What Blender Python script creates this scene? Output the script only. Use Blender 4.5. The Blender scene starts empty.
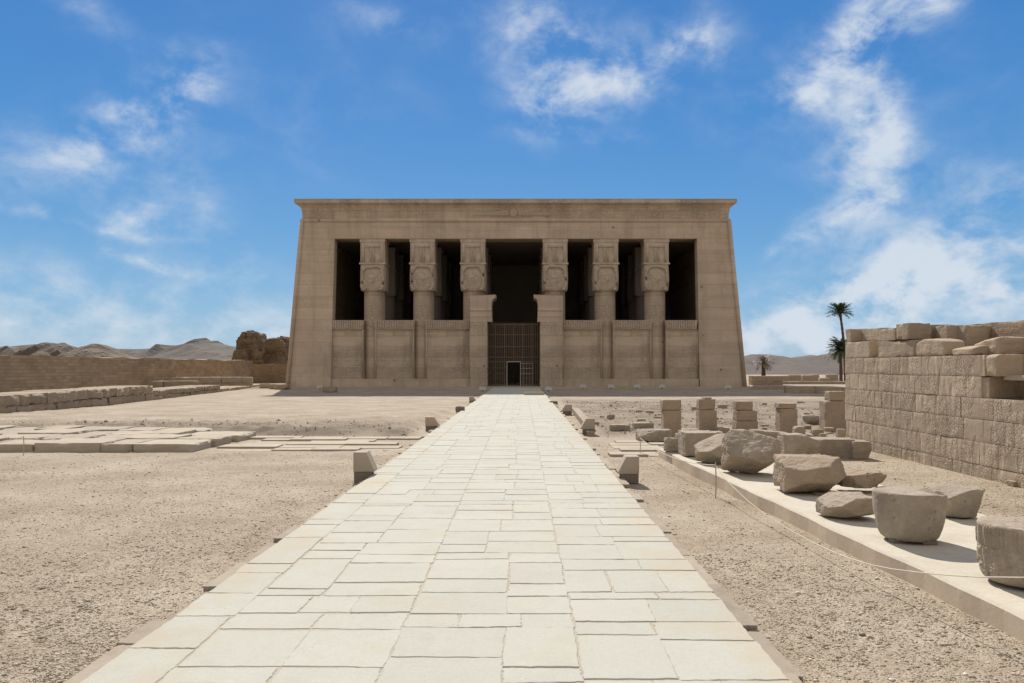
import bpy, bmesh, math, random
import numpy as np
from mathutils import Vector
R = math.radians
sc = bpy.context.scene
COL = sc.collection
rng = np.random.default_rng(7)
random.seed(7)

# ------------------------------------------------------------ camera, sky, sun
F, H, CX, HZ = 800.0, 1.9, 522.0, 367.0
cam = bpy.data.cameras.new('camera')
cam.sensor_width = 36; cam.lens = F / 1024 * 36
cam.shift_x = -(CX - 512) / 1024; cam.shift_y = (HZ - 341.5) / 1024
cam.clip_start = 0.05; cam.clip_end = 20000
camo = bpy.data.objects.new('camera', cam); COL.objects.link(camo)
camo.location = (0, 0, H); camo.rotation_euler = (R(90), 0, 0)
sc.camera = camo

SUN_AZ, SUN_EL = R(10), R(39)          # azimuth left of +Y, the sun stands behind the temple
toward = Vector((-math.sin(SUN_AZ) * math.cos(SUN_EL), math.cos(SUN_AZ) * math.cos(SUN_EL), math.sin(SUN_EL)))
sl = bpy.data.lights.new('sun', 'SUN'); sl.energy = 4.8; sl.angle = R(0.5); sl.color = (1.0, 0.945, 0.865)
so = bpy.data.objects.new('sun', sl); COL.objects.link(so)
so.rotation_euler = toward.to_track_quat('Z', 'Y').to_euler(); so.location = (-20, 40, 60)
sc.view_settings.view_transform = 'Standard'; sc.view_settings.look = 'None'
sc.view_settings.gamma = 1; sc.view_settings.use_curve_mapping = False
sc.view_settings.exposure = 0.34


def build_world():
    w = bpy.data.worlds.new('World'); sc.world = w; w.use_nodes = True
    nt = w.node_tree; N = nt.nodes; L = nt.links; N.clear()
    out = N.new('ShaderNodeOutputWorld'); bg = N.new('ShaderNodeBackground'); bg.inputs['Strength'].default_value = 0.1
    sky = N.new('ShaderNodeTexSky'); sky.sky_type = 'NISHITA'; sky.sun_disc = False
    sky.sun_elevation = SUN_EL; sky.sun_rotation = -SUN_AZ
    sky.air_density = 1.0; sky.dust_density = 0.25; sky.ozone_density = 2.2; sky.altitude = 300

    def math_n(op, a, b=None, c=None, clamp=False):
        n = N.new('ShaderNodeMath'); n.operation = op; n.use_clamp = clamp
        for i, v in enumerate((a, b, c)):
            if v is None: continue
            if isinstance(v, (int, float)): n.inputs[i].default_value = v
            else: L.new(v, n.inputs[i])
        return n.outputs[0]
    geo = N.new('ShaderNodeTexCoord'); sep = N.new('ShaderNodeSeparateXYZ'); L.new(geo.outputs['Generated'], sep.inputs[0])
    x, y, z = sep.outputs
    az = math_n('ARCTAN2', x, y); el = math_n('ARCSINE', z)
    comb = N.new('ShaderNodeCombineXYZ'); L.new(az, comb.inputs[0]); L.new(el, comb.inputs[1])
    # warp
    nz = N.new('ShaderNodeTexNoise'); nz.inputs['Scale'].default_value = 9; nz.inputs['Detail'].default_value = 4
    L.new(geo.outputs['Generated'], nz.inputs['Vector'])
    wv = N.new('ShaderNodeVectorMath'); wv.operation = 'SUBTRACT'; L.new(nz.outputs['Color'], wv.inputs[0]); wv.inputs[1].default_value = (.5, .5, .5)
    wm = N.new('ShaderNodeVectorMath'); wm.operation = 'SCALE'; L.new(wv.outputs[0], wm.inputs[0]); wm.inputs['Scale'].default_value = 0.075
    wa = N.new('ShaderNodeVectorMath'); wa.operation = 'ADD'; L.new(comb.outputs[0], wa.inputs[0]); L.new(wm.outputs[0], wa.inputs[1])
    flat = N.new('ShaderNodeVectorMath'); flat.operation = 'MULTIPLY'; L.new(wa.outputs[0], flat.inputs[0]); flat.inputs[1].default_value = (1, 1, 0)
    # cloud banks: bearing, height, size, thickness (degrees)
    banks = CLOUDS
    total = None
    for (ba, be, ra, re, tilt, st) in banks:
        s = N.new('ShaderNodeVectorMath'); s.operation = 'SUBTRACT'; L.new(flat.outputs[0], s.inputs[0]); s.inputs[1].default_value = (R(ba), R(be), 0)
        r_ = N.new('ShaderNodeVectorRotate'); r_.rotation_type = 'Z_AXIS'; L.new(s.outputs[0], r_.inputs['Vector']); r_.inputs['Angle'].default_value = -R(tilt)
        m = N.new('ShaderNodeVectorMath'); m.operation = 'MULTIPLY'; L.new(r_.outputs[0], m.inputs[0]); m.inputs[1].default_value = (1 / R(ra), 1 / R(re), 0)
        d = N.new('ShaderNodeVectorMath'); d.operation = 'DOT_PRODUCT'; L.new(m.outputs[0], d.inputs[0]); L.new(m.outputs[0], d.inputs[1])
        e = math_n('MULTIPLY', math_n('POWER', 2.718, math_n('MULTIPLY', d.outputs['Value'], -1.0)), st)
        total = e if total is None else math_n('ADD', total, e)
    n2 = N.new('ShaderNodeTexNoise'); n2.inputs['Scale'].default_value = 12.0; n2.inputs['Detail'].default_value = 9; n2.inputs['Roughness'].default_value = 0.6
    n2.inputs['Distortion'].default_value = 0.2
    mp = N.new('ShaderNodeMapping'); mp.inputs['Scale'].default_value = (1.0, 1.0, 1.5); mp.inputs['Rotation'].default_value = (0, R(-28), 0)
    L.new(geo.outputs['Generated'], mp.inputs['Vector']); L.new(mp.outputs[0], n2.inputs['Vector'])
    n3 = N.new('ShaderNodeTexNoise'); n3.inputs['Scale'].default_value = 2.2; n3.inputs['Detail'].default_value = 6
    L.new(mp.outputs[0], n3.inputs['Vector'])
    # everywhere-else veil from low frequency noise
    veil = math_n('MULTIPLY', math_n('SUBTRACT', n3.outputs['Fac'], 0.5), 0.9)
    cov = math_n('ADD', total, veil)
    dens = math_n('MULTIPLY', cov, math_n('MULTIPLY_ADD', n2.outputs['Fac'], 5.2, -1.85), clamp=False)
    mr = N.new('ShaderNodeMapRange'); mr.interpolation_type = 'SMOOTHSTEP'
    mr.inputs['From Min'].default_value = 0.0; mr.inputs['From Max'].default_value = 1.75; mr.inputs['To Max'].default_value = 0.93
    L.new(dens, mr.inputs['Value'])
    hs = N.new('ShaderNodeHueSaturation'); hs.inputs['Saturation'].default_value = 1.32; hs.inputs['Value'].default_value = 1.0
    L.new(sky.outputs[0], hs.inputs['Color'])
    # low sky pales towards the dusty horizon
    mix = N.new('ShaderNodeMix'); mix.data_type = 'RGBA'
    gr = N.new('ShaderNodeValToRGB'); e = gr.color_ramp.elements
    L.new(math_n('DIVIDE', el, R(90), clamp=True), gr.inputs[0])
    stops = [(0, (.33, .52, .73)), (.045, (.215, .445, .72)), (.10, (.14, .37, .70)), (.18, (.08, .285, .665)), (.28, (.052, .225, .60)), (1, (.03, .13, .42))]
    while len(e) < len(stops): e.new(.5)
    for k, (p_, c) in enumerate(stops): e[k].position = p_; e[k].color = (*c, 1)
    g2 = N.new('ShaderNodeVectorMath'); g2.operation = 'SCALE'; L.new(gr.outputs[0], g2.inputs[0]); g2.inputs['Scale'].default_value = 7.1
    mg = N.new('ShaderNodeMix'); mg.data_type = 'RGBA'; mg.inputs['Factor'].default_value = .88; L.new(hs.outputs[0], mg.inputs['A']); L.new(g2.outputs[0], mg.inputs['B'])
    # added unseen sky brightness overhead and behind the camera, to lift shaded faces
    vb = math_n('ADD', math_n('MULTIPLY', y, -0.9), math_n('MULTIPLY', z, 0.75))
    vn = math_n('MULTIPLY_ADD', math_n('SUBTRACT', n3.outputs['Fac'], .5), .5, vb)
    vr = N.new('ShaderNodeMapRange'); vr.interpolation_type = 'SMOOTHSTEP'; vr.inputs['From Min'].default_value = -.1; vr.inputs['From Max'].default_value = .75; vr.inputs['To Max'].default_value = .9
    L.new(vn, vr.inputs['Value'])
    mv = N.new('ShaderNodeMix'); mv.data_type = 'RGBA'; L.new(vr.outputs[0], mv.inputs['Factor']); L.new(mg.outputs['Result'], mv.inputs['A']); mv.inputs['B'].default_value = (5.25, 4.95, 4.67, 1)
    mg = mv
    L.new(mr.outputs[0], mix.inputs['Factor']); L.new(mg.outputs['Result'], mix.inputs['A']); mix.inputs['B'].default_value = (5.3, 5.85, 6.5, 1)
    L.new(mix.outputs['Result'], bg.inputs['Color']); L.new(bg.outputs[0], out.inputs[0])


def AE(px, py):      # bearing and height of a cloud bank in degrees
    a = math.atan2(px - CX, F); e = math.atan2((HZ - py) * math.cos(a), F)
    return math.degrees(a), math.degrees(e)


def bank(px, py, rx, ry, tilt=0, st=0.8):
    a, e = AE(px, py); k = math.degrees(1 / F)
    return (a, e, rx * k, ry * k, tilt, st)


CLOUDS = [bank(560, 55, 75, 38, -25, .85), bank(545, 105, 45, 25, 20, .5), bank(620, 88, 55, 20, 20, .55), bank(690, 45, 32, 22, 0, .75),
          bank(905, 8, 70, 26, 30, 1.0), bank(815, 78, 65, 28, 28, .75), bank(868, 120, 30, 40, 10, .85), bank(845, 215, 55, 18, 28, .85),
          bank(860, 165, 30, 30, 0, .4), bank(880, 295, 120, 30, 8, 1.0), bank(955, 240, 75, 30, 20, .7), bank(1015, 292, 25, 12, 0, .9),
          bank(765, 320, 40, 40, 0, .75), bank(800, 345, 90, 22, 0, .9), bank(770, 250, 12, 6, 25, .6), bank(625, 140, 26, 10, 0, .55),
          bank(190, 75, 55, 22, 65, .55), bank(80, 140, 75, 28, 35, .62), bank(150, 110, 45, 20, 40, .5), bank(60, 213, 95, 5, -8, .55),
          bank(130, 210, 28, 16, 0, .6), bank(140, 258, 45, 6, -22, .6), bank(205, 215, 40, 20, -50, .4), bank(235, 262, 22, 22, 0, .35),
          bank(80, 18, 48, 20, -20, .5), bank(392, 18, 48, 22, 0, .6), bank(90, 322, 190, 36, 0, .5), bank(235, 335, 60, 12, 0, .5), bank(1010, 190, 40, 30, 0, .35),
          bank(150, 160, 170, 90, 50, .30), bank(160, 310, 260, 45, 0, .42), bank(900, 180, 110, 150, 0, .32), bank(620, 70, 130, 70, 0, .22), bank(960, 330, 140, 45, 0, .55), bank(330, 90, 40, 90, 0, .15)]
build_world()

# ------------------------------------------------------------ helpers
def P(px, py, z=0.0):
    Y = F * (H - z) / (py - HZ)
    return np.array([(px - CX) / F * Y, Y, z])


def At(px, py, Y):
    return np.array([(px - CX) / F * Y, Y, H - (py - HZ) / F * Y])


def _h(ix, iy, iz, s):
    n = (ix * 374761393 + iy * 668265263 + iz * 1440662683 + s * 974634777).astype(np.int64) & 0x7fffffff
    n = ((n ^ (n >> 13)) * 1274126177) & 0x7fffffff
    n = ((n ^ (n >> 16)) * 668265263) & 0x7fffffff
    return (n ^ (n >> 15)) / 0x7fffffff


def vnoise(p, s=0):
    i = np.floor(p).astype(np.int64); f = p - i; f = f * f * (3 - 2 * f)
    r = 0
    for dx in (0, 1):
        for dy in (0, 1):
            for dz in (0, 1):
                wgt = (f[:, 0] if dx else 1 - f[:, 0]) * (f[:, 1] if dy else 1 - f[:, 1]) * (f[:, 2] if dz else 1 - f[:, 2])
                r = r + wgt * _h(i[:, 0] + dx, i[:, 1] + dy, i[:, 2] + dz, s)
    return r * 2 - 1


def fbm(p, oct=4, s=0, gain=.5):
    r = 0; a = 1; t = 0
    for o in range(oct):
        r = r + a * vnoise(p * 2 ** o + 17.3 * o, s + o); t += a; a *= gain
    return r / t


class MB:
    def __init__(self): self.v = []; self.f = []; self.n = 0
    def add(self, v, f):
        v = np.asarray(v, float)
        self.v.append(v); self.f += [tuple(int(i) + self.n for i in q) for q in f]; self.n += len(v)
        return self
    def box(self, x0, x1, y0, y1, z0, z1):
        return self.add([(x0, y0, z0), (x1, y0, z0), (x1, y1, z0), (x0, y1, z0), (x0, y0, z1), (x1, y0, z1), (x1, y1, z1), (x0, y1, z1)],
                 [(3, 2, 1, 0), (4, 5, 6, 7), (0, 1, 5, 4), (1, 2, 6, 5), (2, 3, 7, 6), (3, 0, 4, 7)])
    def prism(self, pts, y0, y1):              # polygon in (x, z), extruded in y
        n = len(pts)
        v = [(x, y0, z) for x, z in pts] + [(x, y1, z) for x, z in pts]
        f = [tuple(range(n)), tuple(range(2 * n - 1, n - 1, -1))] + [((i + 1) % n, i, n + i, n + (i + 1) % n) for i in range(n)]
        return self.add(v, f)
    def tube(self, pts, r, n=10, cap=True):
        pts = [Vector(p) for p in pts]; rs = r if isinstance(r, (list, tuple, np.ndarray)) else [r] * len(pts)
        v = []; f = []
        up = Vector((0, 0, 1)) if abs((pts[-1] - pts[0]).normalized().z) < .9 else Vector((0, 1, 0))
        for i, p in enumerate(pts):
            t = (pts[min(i + 1, len(pts) - 1)] - pts[max(i - 1, 0)]).normalized()
            a = t.cross(up).normalized(); b = a.cross(t)
            for k in range(n):
                an = 2 * math.pi * k / n
                v.append(p + a * (rs[i] * math.cos(an)) + b * (rs[i] * math.sin(an)))
        for i in range(len(pts) - 1):
            for k in range(n):
                f.append((i * n + k, i * n + (k + 1) % n, (i + 1) * n + (k + 1) % n, (i + 1) * n + k))
        if cap:
            f.append(tuple(range(n - 1, -1, -1))); f.append(tuple((len(pts) - 1) * n + k for k in range(n)))
        return self.add([tuple(q) for q in v], f)
    def lathe(self, prof, cx, cy, n=32):       # prof: (r, z)
        v = []; f = []
        for r, z in prof:
            for k in range(n):
                a = 2 * math.pi * k / n
                v.append((cx + r * math.cos(a), cy + r * math.sin(a), z))
        for i in range(len(prof) - 1):
            for k in range(n):
                f.append((i * n + k, i * n + (k + 1) % n, (i + 1) * n + (k + 1) % n, (i + 1) * n + k))
        f.append(tuple(range(n - 1, -1, -1))); f.append(tuple((len(prof) - 1) * n + k for k in range(n)))
        return self.add(v, f)
    def build(self, name, mat, parent=None, origin=None, smooth=False):
        return obj(name, np.concatenate(self.v), self.f, mat, parent, origin, smooth)


def obj(name, v, f, mat, parent=None, origin=None, smooth=False):
    v = np.asarray(v, float)
    if parent is not None:
        o3 = np.array(parent.matrix_world.translation if False else world_loc(parent))
    elif origin is not None: o3 = np.array(origin, float)
    else:
        o3 = np.zeros(3)
    if parent is not None and origin is not None:
        loc = np.array(origin, float) - o3; v = v - np.array(origin, float)
    else:
        loc = o3 if parent is None else np.zeros(3); v = v - o3
    me = bpy.data.meshes.new(name); me.from_pydata(v.tolist(), [], f); me.update()
    if smooth: me.polygons.foreach_set('use_smooth', [True] * len(me.polygons))
    me.materials.append(mat)
    o = bpy.data.objects.new(name, me); COL.objects.link(o)
    o.location = loc
    if parent is not None: o.parent = parent
    return o


def world_loc(o):
    l = Vector(o.location)
    while o.parent is not None:
        o = o.parent; l = l + o.location
    return l


def tag(o, label, cat, group=None):
    o['label'] = label; o['category'] = cat
    if group: o['group'] = group
    return o


def struct(o): o['kind'] = 'structure'; return o


def thing(name, loc, label, cat, group=None):
    o = bpy.data.objects.new(name, None); o.empty_display_size = .2; COL.objects.link(o); o.location = tuple(loc)
    return tag(o, label, cat, group)


_cg = {}
def cube_grid(n):
    if n in _cg: return _cg[n]
    idx = {}; V = []; Fc = []
    def vid(i, j, k):
        if (i, j, k) not in idx: idx[(i, j, k)] = len(V); V.append((2 * i / n - 1, 2 * j / n - 1, 2 * k / n - 1))
        return idx[(i, j, k)]
    for a in range(n):
        for b in range(n):
            for c, fl in ((0, 1), (n, 0)):
                q = [vid(a, b, c), vid(a + 1, b, c), vid(a + 1, b + 1, c), vid(a, b + 1, c)]; Fc.append(q[::-1] if fl else q)
                q = [vid(a, c, b), vid(a + 1, c, b), vid(a + 1, c, b + 1), vid(a, c, b + 1)]; Fc.append(q if fl else q[::-1])
                q = [vid(c, a, b), vid(c, a + 1, b), vid(c, a + 1, b + 1), vid(c, a, b + 1)]; Fc.append(q[::-1] if fl else q)
    V = np.array(V); V = np.sign(V) * np.abs(V) ** .82           # more samples towards the edges
    _cg[n] = (V, Fc)
    return _cg[n]


def rock(dims, cuts=(), n=18, p=26, amp=.012, freq=4.0, seed=0, chip=.0, rot=0.0, taper=0.0, rotx=0, roty=0, facets=0, fd=(1.0, 1.22)):
    """weathered block: a box trimmed by planes (nx,ny,nz,d) in unit space; returns verts (base at z=0) and faces."""
    V, Fc = cube_grid(n)
    pl = [(1, 0, 0, 1), (-1, 0, 0, 1), (0, 1, 0, 1), (0, -1, 0, 1), (0, 0, 1, 1), (0, 0, -1, 1)] + list(cuts)
    if facets:
        q_ = np.random.default_rng(seed + 500)
        for _ in range(facets):
            a = q_.normal(size=3); a /= np.linalg.norm(a); a[2] = a[2] * .8
            pl.append((*a, q_.uniform(*fd)))
    s = np.zeros(len(V))
    for a, b, c, d in pl:
        k = np.maximum(V[:, 0] * a + V[:, 1] * b + V[:, 2] * c, 0) / d
        s += k ** p
    U = V / (s ** (1 / p))[:, None]
    if taper: U[:, :2] *= (1 + taper * U[:, 2:3])
    D = np.array(dims) / 2
    W = U * D
    off = seed * 13.7
    nrm = W / (np.linalg.norm(W, axis=1)[:, None] + 1e-9)
    q = W * freq + off
    d = fbm(q, 5, seed, .55)
    if chip:
        c2 = fbm(W * freq * .6 + off + 50, 3, seed + 9)
        edge = np.sort(np.abs(U), axis=1)[:, 1]              # second largest coordinate: near 1 on edges
        d2 = np.maximum(c2 - .05, 0) * np.clip((edge - .55) / .45, 0, 1)
        c3 = fbm(W * freq * 2.2 + off + 90, 3, seed + 19)
        d3 = np.clip((c3 - .12) * 4, 0, 1) * np.clip((edge - .72) / .2, 0, 1)
        W = W - nrm * (d2 * chip + d3 * chip * .16)[:, None]
    bed = fbm(np.column_stack([W[:, 0] * freq * .25, W[:, 1] * freq * .25, W[:, 2] * freq * 3]) + off, 3, seed + 3)
    W = W + nrm * (d * amp + np.round(bed * 3) / 3 * amp * .35)[:, None]
    if rotx:
        c_, s_ = math.cos(rotx), math.sin(rotx); W = W @ np.array([[1, 0, 0], [0, c_, s_], [0, -s_, c_]])
    if roty:
        c_, s_ = math.cos(roty), math.sin(roty); W = W @ np.array([[c_, 0, -s_], [0, 1, 0], [s_, 0, c_]])
    c_, s_ = math.cos(rot), math.sin(rot)
    W = W @ np.array([[c_, s_, 0], [-s_, c_, 0], [0, 0, 1]])
    W[:, 2] -= W[:, 2].min()
    return W, Fc


# ------------------------------------------------------------ materials
def mat_new(name):
    m = bpy.data.materials.new(name); m.use_nodes = True
    nt = m.node_tree; b = nt.nodes['Principled BSDF']; b.inputs['Specular IOR Level'].default_value = .15
    return m, nt, b


def stone_mat(name, c1, c2, c3=None, scale=1.5, fine=40, rough=.92, bump=.35, dist=.02, joints=None, pits=0.0, relief=0.0, island=0.0, strata=0.0, jmul=.75, sand=0.0, streak=0.0):
    """sandstone / limestone: large patches, fine grain, optional masonry joints (w, h, axis), carved relief, stains."""
    m, nt, b = mat_new(name); N = nt.nodes; L = nt.links
    tc = N.new('ShaderNodeTexCoord'); ob = tc.outputs['Object']
    def noise(s, det=6, r=.6, vec=ob):
        n = N.new('ShaderNodeTexNoise'); n.inputs['Scale'].default_value = s; n.inputs['Detail'].default_value = det; n.inputs['Roughness'].default_value = r
        L.new(vec, n.inputs['Vector']); return n.outputs['Fac']
    def mixc(fac, A, B, mode='MIX', f=None):
        n = N.new('ShaderNodeMix'); n.data_type = 'RGBA'; n.blend_type = mode
        if fac is None: n.inputs['Factor'].default_value = f
        else: L.new(fac, n.inputs['Factor'])
        for k, v in (('A', A), ('B', B)):
            if isinstance(v, tuple): n.inputs[k].default_value = (*v, 1)
            else: L.new(v, n.inputs[k])
        return n.outputs['Result']
    def ramp(v, a, c, lo=0., hi=1.):
        n = N.new('ShaderNodeMapRange'); L.new(v, n.inputs['Value'])
        n.inputs['From Min'].default_value = a; n.inputs['From Max'].default_value = c; n.inputs['To Min'].default_value = lo; n.inputs['To Max'].default_value = hi
        return n.outputs[0]
    def mul(a, k):
        n = N.new('ShaderNodeMath'); n.operation = 'MULTIPLY'; L.new(a, n.inputs[0])
        if isinstance(k, (float, int)): n.inputs[1].default_value = k
        else: L.new(k, n.inputs[1])
        return n.outputs[0]
    def add(a, c):
        n = N.new('ShaderNodeMath'); n.operation = 'ADD'; L.new(a, n.inputs[0]); L.new(c, n.inputs[1]); return n.outputs[0]
    col = mixc(ramp(noise(scale), .32, .68), c1, c2)
    if c3: col = mixc(ramp(noise(scale * 2.7, 8, .65), .5, .75, 0, .8), col, c3)
    g = noise(fine, 4, .7)
    col = mixc(ramp(g, .3, .7, .0, .32), col, tuple(x * .62 for x in c1))
    height = add(mul(noise(scale * 5, 8, .62), .8), mul(g, .35))
    if strata:
        mp = N.new('ShaderNodeMapping'); mp.inputs['Scale'].default_value = (.25, .25, 4); L.new(ob, mp.inputs[0])
        st = noise(scale * 2, 5, .6, mp.outputs[0]); col = mixc(ramp(st, .45, .7, 0, strata), col, tuple(x * .7 for x in c2)); height = add(height, mul(st, .6))
    if pits:
        v = N.new('ShaderNodeTexVoronoi'); v.inputs['Scale'].default_value = fine * .35; L.new(ob, v.inputs['Vector'])
        pt = ramp(v.outputs['Distance'], .0, .25, 1, 0)
        msk = ramp(noise(scale * 3), .5, .65)
        pm = mul(pt, msk); col = mixc(mul(pm, pits), col, tuple(x * .35 for x in c1)); height = add(height, mul(pm, -1.2))
    if joints:
        bw, bh, axis = joints
        sep = N.new('ShaderNodeSeparateXYZ'); L.new(ob, sep.inputs[0]); cb = N.new('ShaderNodeCombineXYZ')
        L.new(sep.outputs['Y' if axis == 'y' else 'X'], cb.inputs[0]); L.new(sep.outputs['Z' if axis != 'z' else 'Y'], cb.inputs[1])
        # slightly uneven courses
        wn = N.new('ShaderNodeTexNoise'); wn.inputs['Scale'].default_value = .8; L.new(ob, wn.inputs['Vector'])
        av = N.new('ShaderNodeVectorMath'); av.operation = 'MULTIPLY_ADD'; L.new(wn.outputs['Color'], av.inputs[0]); av.inputs[1].default_value = (bh * .12,) * 3; L.new(cb.outputs[0], av.inputs[2])
        br = N.new('ShaderNodeTexBrick'); br.inputs['Scale'].default_value = 1; br.inputs['Brick Width'].default_value = bw; br.inputs['Row Height'].default_value = bh
        br.inputs['Mortar Size'].default_value = bh * .022; br.inputs['Mortar Smooth'].default_value = .3; br.inputs['Bias'].default_value = 0
        br.inputs['Color1'].default_value = (.82, .82, .82, 1); br.inputs['Color2'].default_value = (1.12, 1.1, 1.06, 1); br.inputs['Mortar'].default_value = (.6, .58, .55, 1)
        br.offset_frequency = 2; br.squash = 1.3; br.squash_frequency = 3
        L.new(av.outputs[0], br.inputs['Vector'])
        col = mixc(None, col, br.outputs['Color'], 'MULTIPLY', jmul)
        height = add(height, mul(br.outputs['Fac'], -1.6 * jmul))
    if relief:
        # carved registers: columns of small signs and larger figures
        sep2 = N.new('ShaderNodeSeparateXYZ'); L.new(ob, sep2.inputs[0]); cb2 = N.new('ShaderNodeCombineXYZ')
        hx = add(sep2.outputs['X'], sep2.outputs['Y']); L.new(hx, cb2.inputs[0]); L.new(sep2.outputs['Z'], cb2.inputs[1])
        v1 = N.new('ShaderNodeTexVoronoi'); v1.feature = 'DISTANCE_TO_EDGE'; v1.inputs['Scale'].default_value = 9 / relief; L.new(cb2.outputs[0], v1.inputs['Vector'])
        mp2 = N.new('ShaderNodeMapping'); mp2.inputs['Scale'].default_value = (1, .35, 1); L.new(cb2.outputs[0], mp2.inputs[0])
        v2 = N.new('ShaderNodeTexVoronoi'); v2.feature = 'SMOOTH_F1'; v2.inputs['Scale'].default_value = 3.2 / relief; L.new(mp2.outputs[0], v2.inputs['Vector'])
        a1 = ramp(v1.outputs['Distance'], .02, .12); a2 = ramp(v2.outputs['Distance'], .25, .4)
        msk = ramp(noise(.9 / relief, 2), .42, .56)
        rel = add(mul(a1, msk), mul(a2, .8))
        height = add(height, mul(rel, 1.3))
        inv = ramp(a1, 0, 1, 1, 0); col = mixc(mul(mul(inv, msk), .5), col, tuple(x * .55 for x in c1))
        inv2 = N.new('ShaderNodeMath'); inv2.operation = 'PINGPONG'; L.new(a2, inv2.inputs[0]); inv2.inputs[1].default_value = .5
        col = mixc(mul(inv2.outputs[0], .45), col, tuple(x * .6 for x in c1))
    if sand:
        sx = N.new('ShaderNodeSeparateXYZ'); L.new(ob, sx.inputs[0])
        ed = N.new('ShaderNodeMath'); ed.operation = 'SUBTRACT'; L.new(sx.outputs['X'], ed.inputs[0]); ed.inputs[1].default_value = sand
        ab = N.new('ShaderNodeMath'); ab.operation = 'ABSOLUTE'; L.new(ed.outputs[0], ab.inputs[0])
        e1 = ramp(ab.outputs[0], 1.3, 2.05, 0, .5)
        sm = ramp(add(noise(1.6, 7, .65), mul(e1, .35)), .54, .72, 0, .55)
        col = mixc(sm, col, (.46, .385, .27))
        sp_ = noise(9, 5, .8); col = mixc(ramp(sp_, .64, .74, 0, .4), col, (.33, .28, .21))
    if streak:
        mp3 = N.new('ShaderNodeMapping'); mp3.inputs['Scale'].default_value = (1.1, 1.1, .09); L.new(ob, mp3.inputs[0])
        col = mixc(ramp(noise(1.0, 6, .65, mp3.outputs[0]), .48, .72, 0, streak), col, tuple(x * .55 for x in c2))
        col = mixc(ramp(noise(.5, 7, .7), .55, .75, 0, streak * .8), col, tuple(min(x * 1.2, .7) for x in c3))
        v5 = N.new('ShaderNodeTexVoronoi'); v5.inputs['Scale'].default_value = .55; L.new(ob, v5.inputs['Vector'])
        col = mixc(ramp(v5.outputs['Distance'], .045, .075, .75, 0), col, tuple(x * .3 for x in c2))
    if island:
        gm = N.new('ShaderNodeNewGeometry')
        col = mixc(None, col, mixc(gm.outputs['Random Per Island'], (1 - island,) * 3, (1 + island, 1 + island * .97, 1 + island * .92)), 'MULTIPLY', 1.0)
    L.new(col, b.inputs['Base Color']); b.inputs['Roughness'].default_value = rough
    bp = N.new('ShaderNodeBump'); bp.inputs['Strength'].default_value = bump; bp.inputs['Distance'].default_value = dist
    L.new(height, bp.inputs['Height']); L.new(bp.outputs[0], b.inputs['Normal'])
    return m


def plain(name, c, rough=.6, metal=0):
    m, nt, b = mat_new(name); N = nt.nodes; L = nt.links
    tc = N.new('ShaderNodeTexCoord'); n = N.new('ShaderNodeTexNoise'); n.inputs['Scale'].default_value = 14; n.inputs['Detail'].default_value = 6
    L.new(tc.outputs['Object'], n.inputs['Vector'])
    mx = N.new('ShaderNodeMix'); mx.data_type = 'RGBA'; L.new(n.outputs['Fac'], mx.inputs['Factor'])
    mx.inputs['A'].default_value = (*[x * .75 for x in c], 1); mx.inputs['B'].default_value = (*[min(x * 1.2, 1) for x in c], 1)
    L.new(mx.outputs['Result'], b.inputs['Base Color']); b.inputs['Roughness'].default_value = rough; b.inputs['Metallic'].default_value = metal
    return m


M = {}
M['slab'] = stone_mat('pale_limestone_paving', (.475, .46, .39), (.50, .488, .418), (.44, .42, .35), scale=1.3, fine=55, bump=.35, dist=.006, island=.028, pits=.35, sand=-.48)
M['joint'] = stone_mat('sandy_joint', (.42, .36, .275), (.49, .43, .335), scale=6, fine=90, bump=.5, dist=.01)
M['kerb'] = stone_mat('path_kerb', (.40, .34, .26), (.33, .28, .21), (.26, .21, .16), scale=2, fine=50, bump=.5, dist=.01, island=.12)
M['temple'] = stone_mat('temple_sandstone', (.585, .465, .35), (.485, .38, .283), (.64, .52, .405), scale=.22, fine=6, bump=.4, dist=.05, joints=(3.4, 1.05, 'x'), strata=.35, jmul=.45, streak=.5)
M['temple_relief'] = stone_mat('temple_carved_sandstone', (.57, .455, .343), (.46, .365, .27), (.625, .51, .395), scale=.35, fine=8, bump=.5, dist=.06, joints=(3.0, .95, 'x'), relief=2.6, strata=.35, jmul=.65, streak=.5)
M['capital'] = stone_mat('capital_sandstone', (.60, .49, .37), (.50, .40, .30), (.40, .315, .23), scale=.9, fine=9, bump=.55, dist=.06, relief=1.6)
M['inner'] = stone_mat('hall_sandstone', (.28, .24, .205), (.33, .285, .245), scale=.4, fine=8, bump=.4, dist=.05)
M['ruin'] = stone_mat('wall_sandstone', (.49, .39, .28), (.41, .32, .225), (.40, .29, .205), scale=.9, fine=26, bump=.5, dist=.025, relief=.55, island=.10)
M['ruin_plain'] = stone_mat('wall_rough_sandstone', (.43, .34, .24), (.34, .26, .185), (.48, .39, .285), scale=1.1, fine=24, bump=.6, dist=.03, island=.12, strata=.2)
M['ruin_dark'] = stone_mat('dark_rough_sandstone', (.34, .245, .165), (.28, .20, .135), (.38, .285, .20), scale=1.3, fine=20, bump=.8, dist=.04, island=.08, strata=.25)
M['rock'] = stone_mat('tumbled_sandstone', (.43, .355, .265), (.31, .245, .175), (.52, .45, .355), scale=2.6, fine=34, bump=.9, dist=.03, pits=.4, strata=.18)
M['rock_grey'] = stone_mat('grey_sandstone', (.40, .335, .255), (.30, .245, .185), (.48, .415, .33), scale=2.8, fine=34, bump=.85, dist=.026, pits=.35)
M['rock_warm'] = stone_mat('ochre_sandstone', (.42, .33, .235), (.33, .255, .18), (.38, .265, .17), scale=2.6, fine=30, bump=.9, dist=.03, pits=.5)
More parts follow.
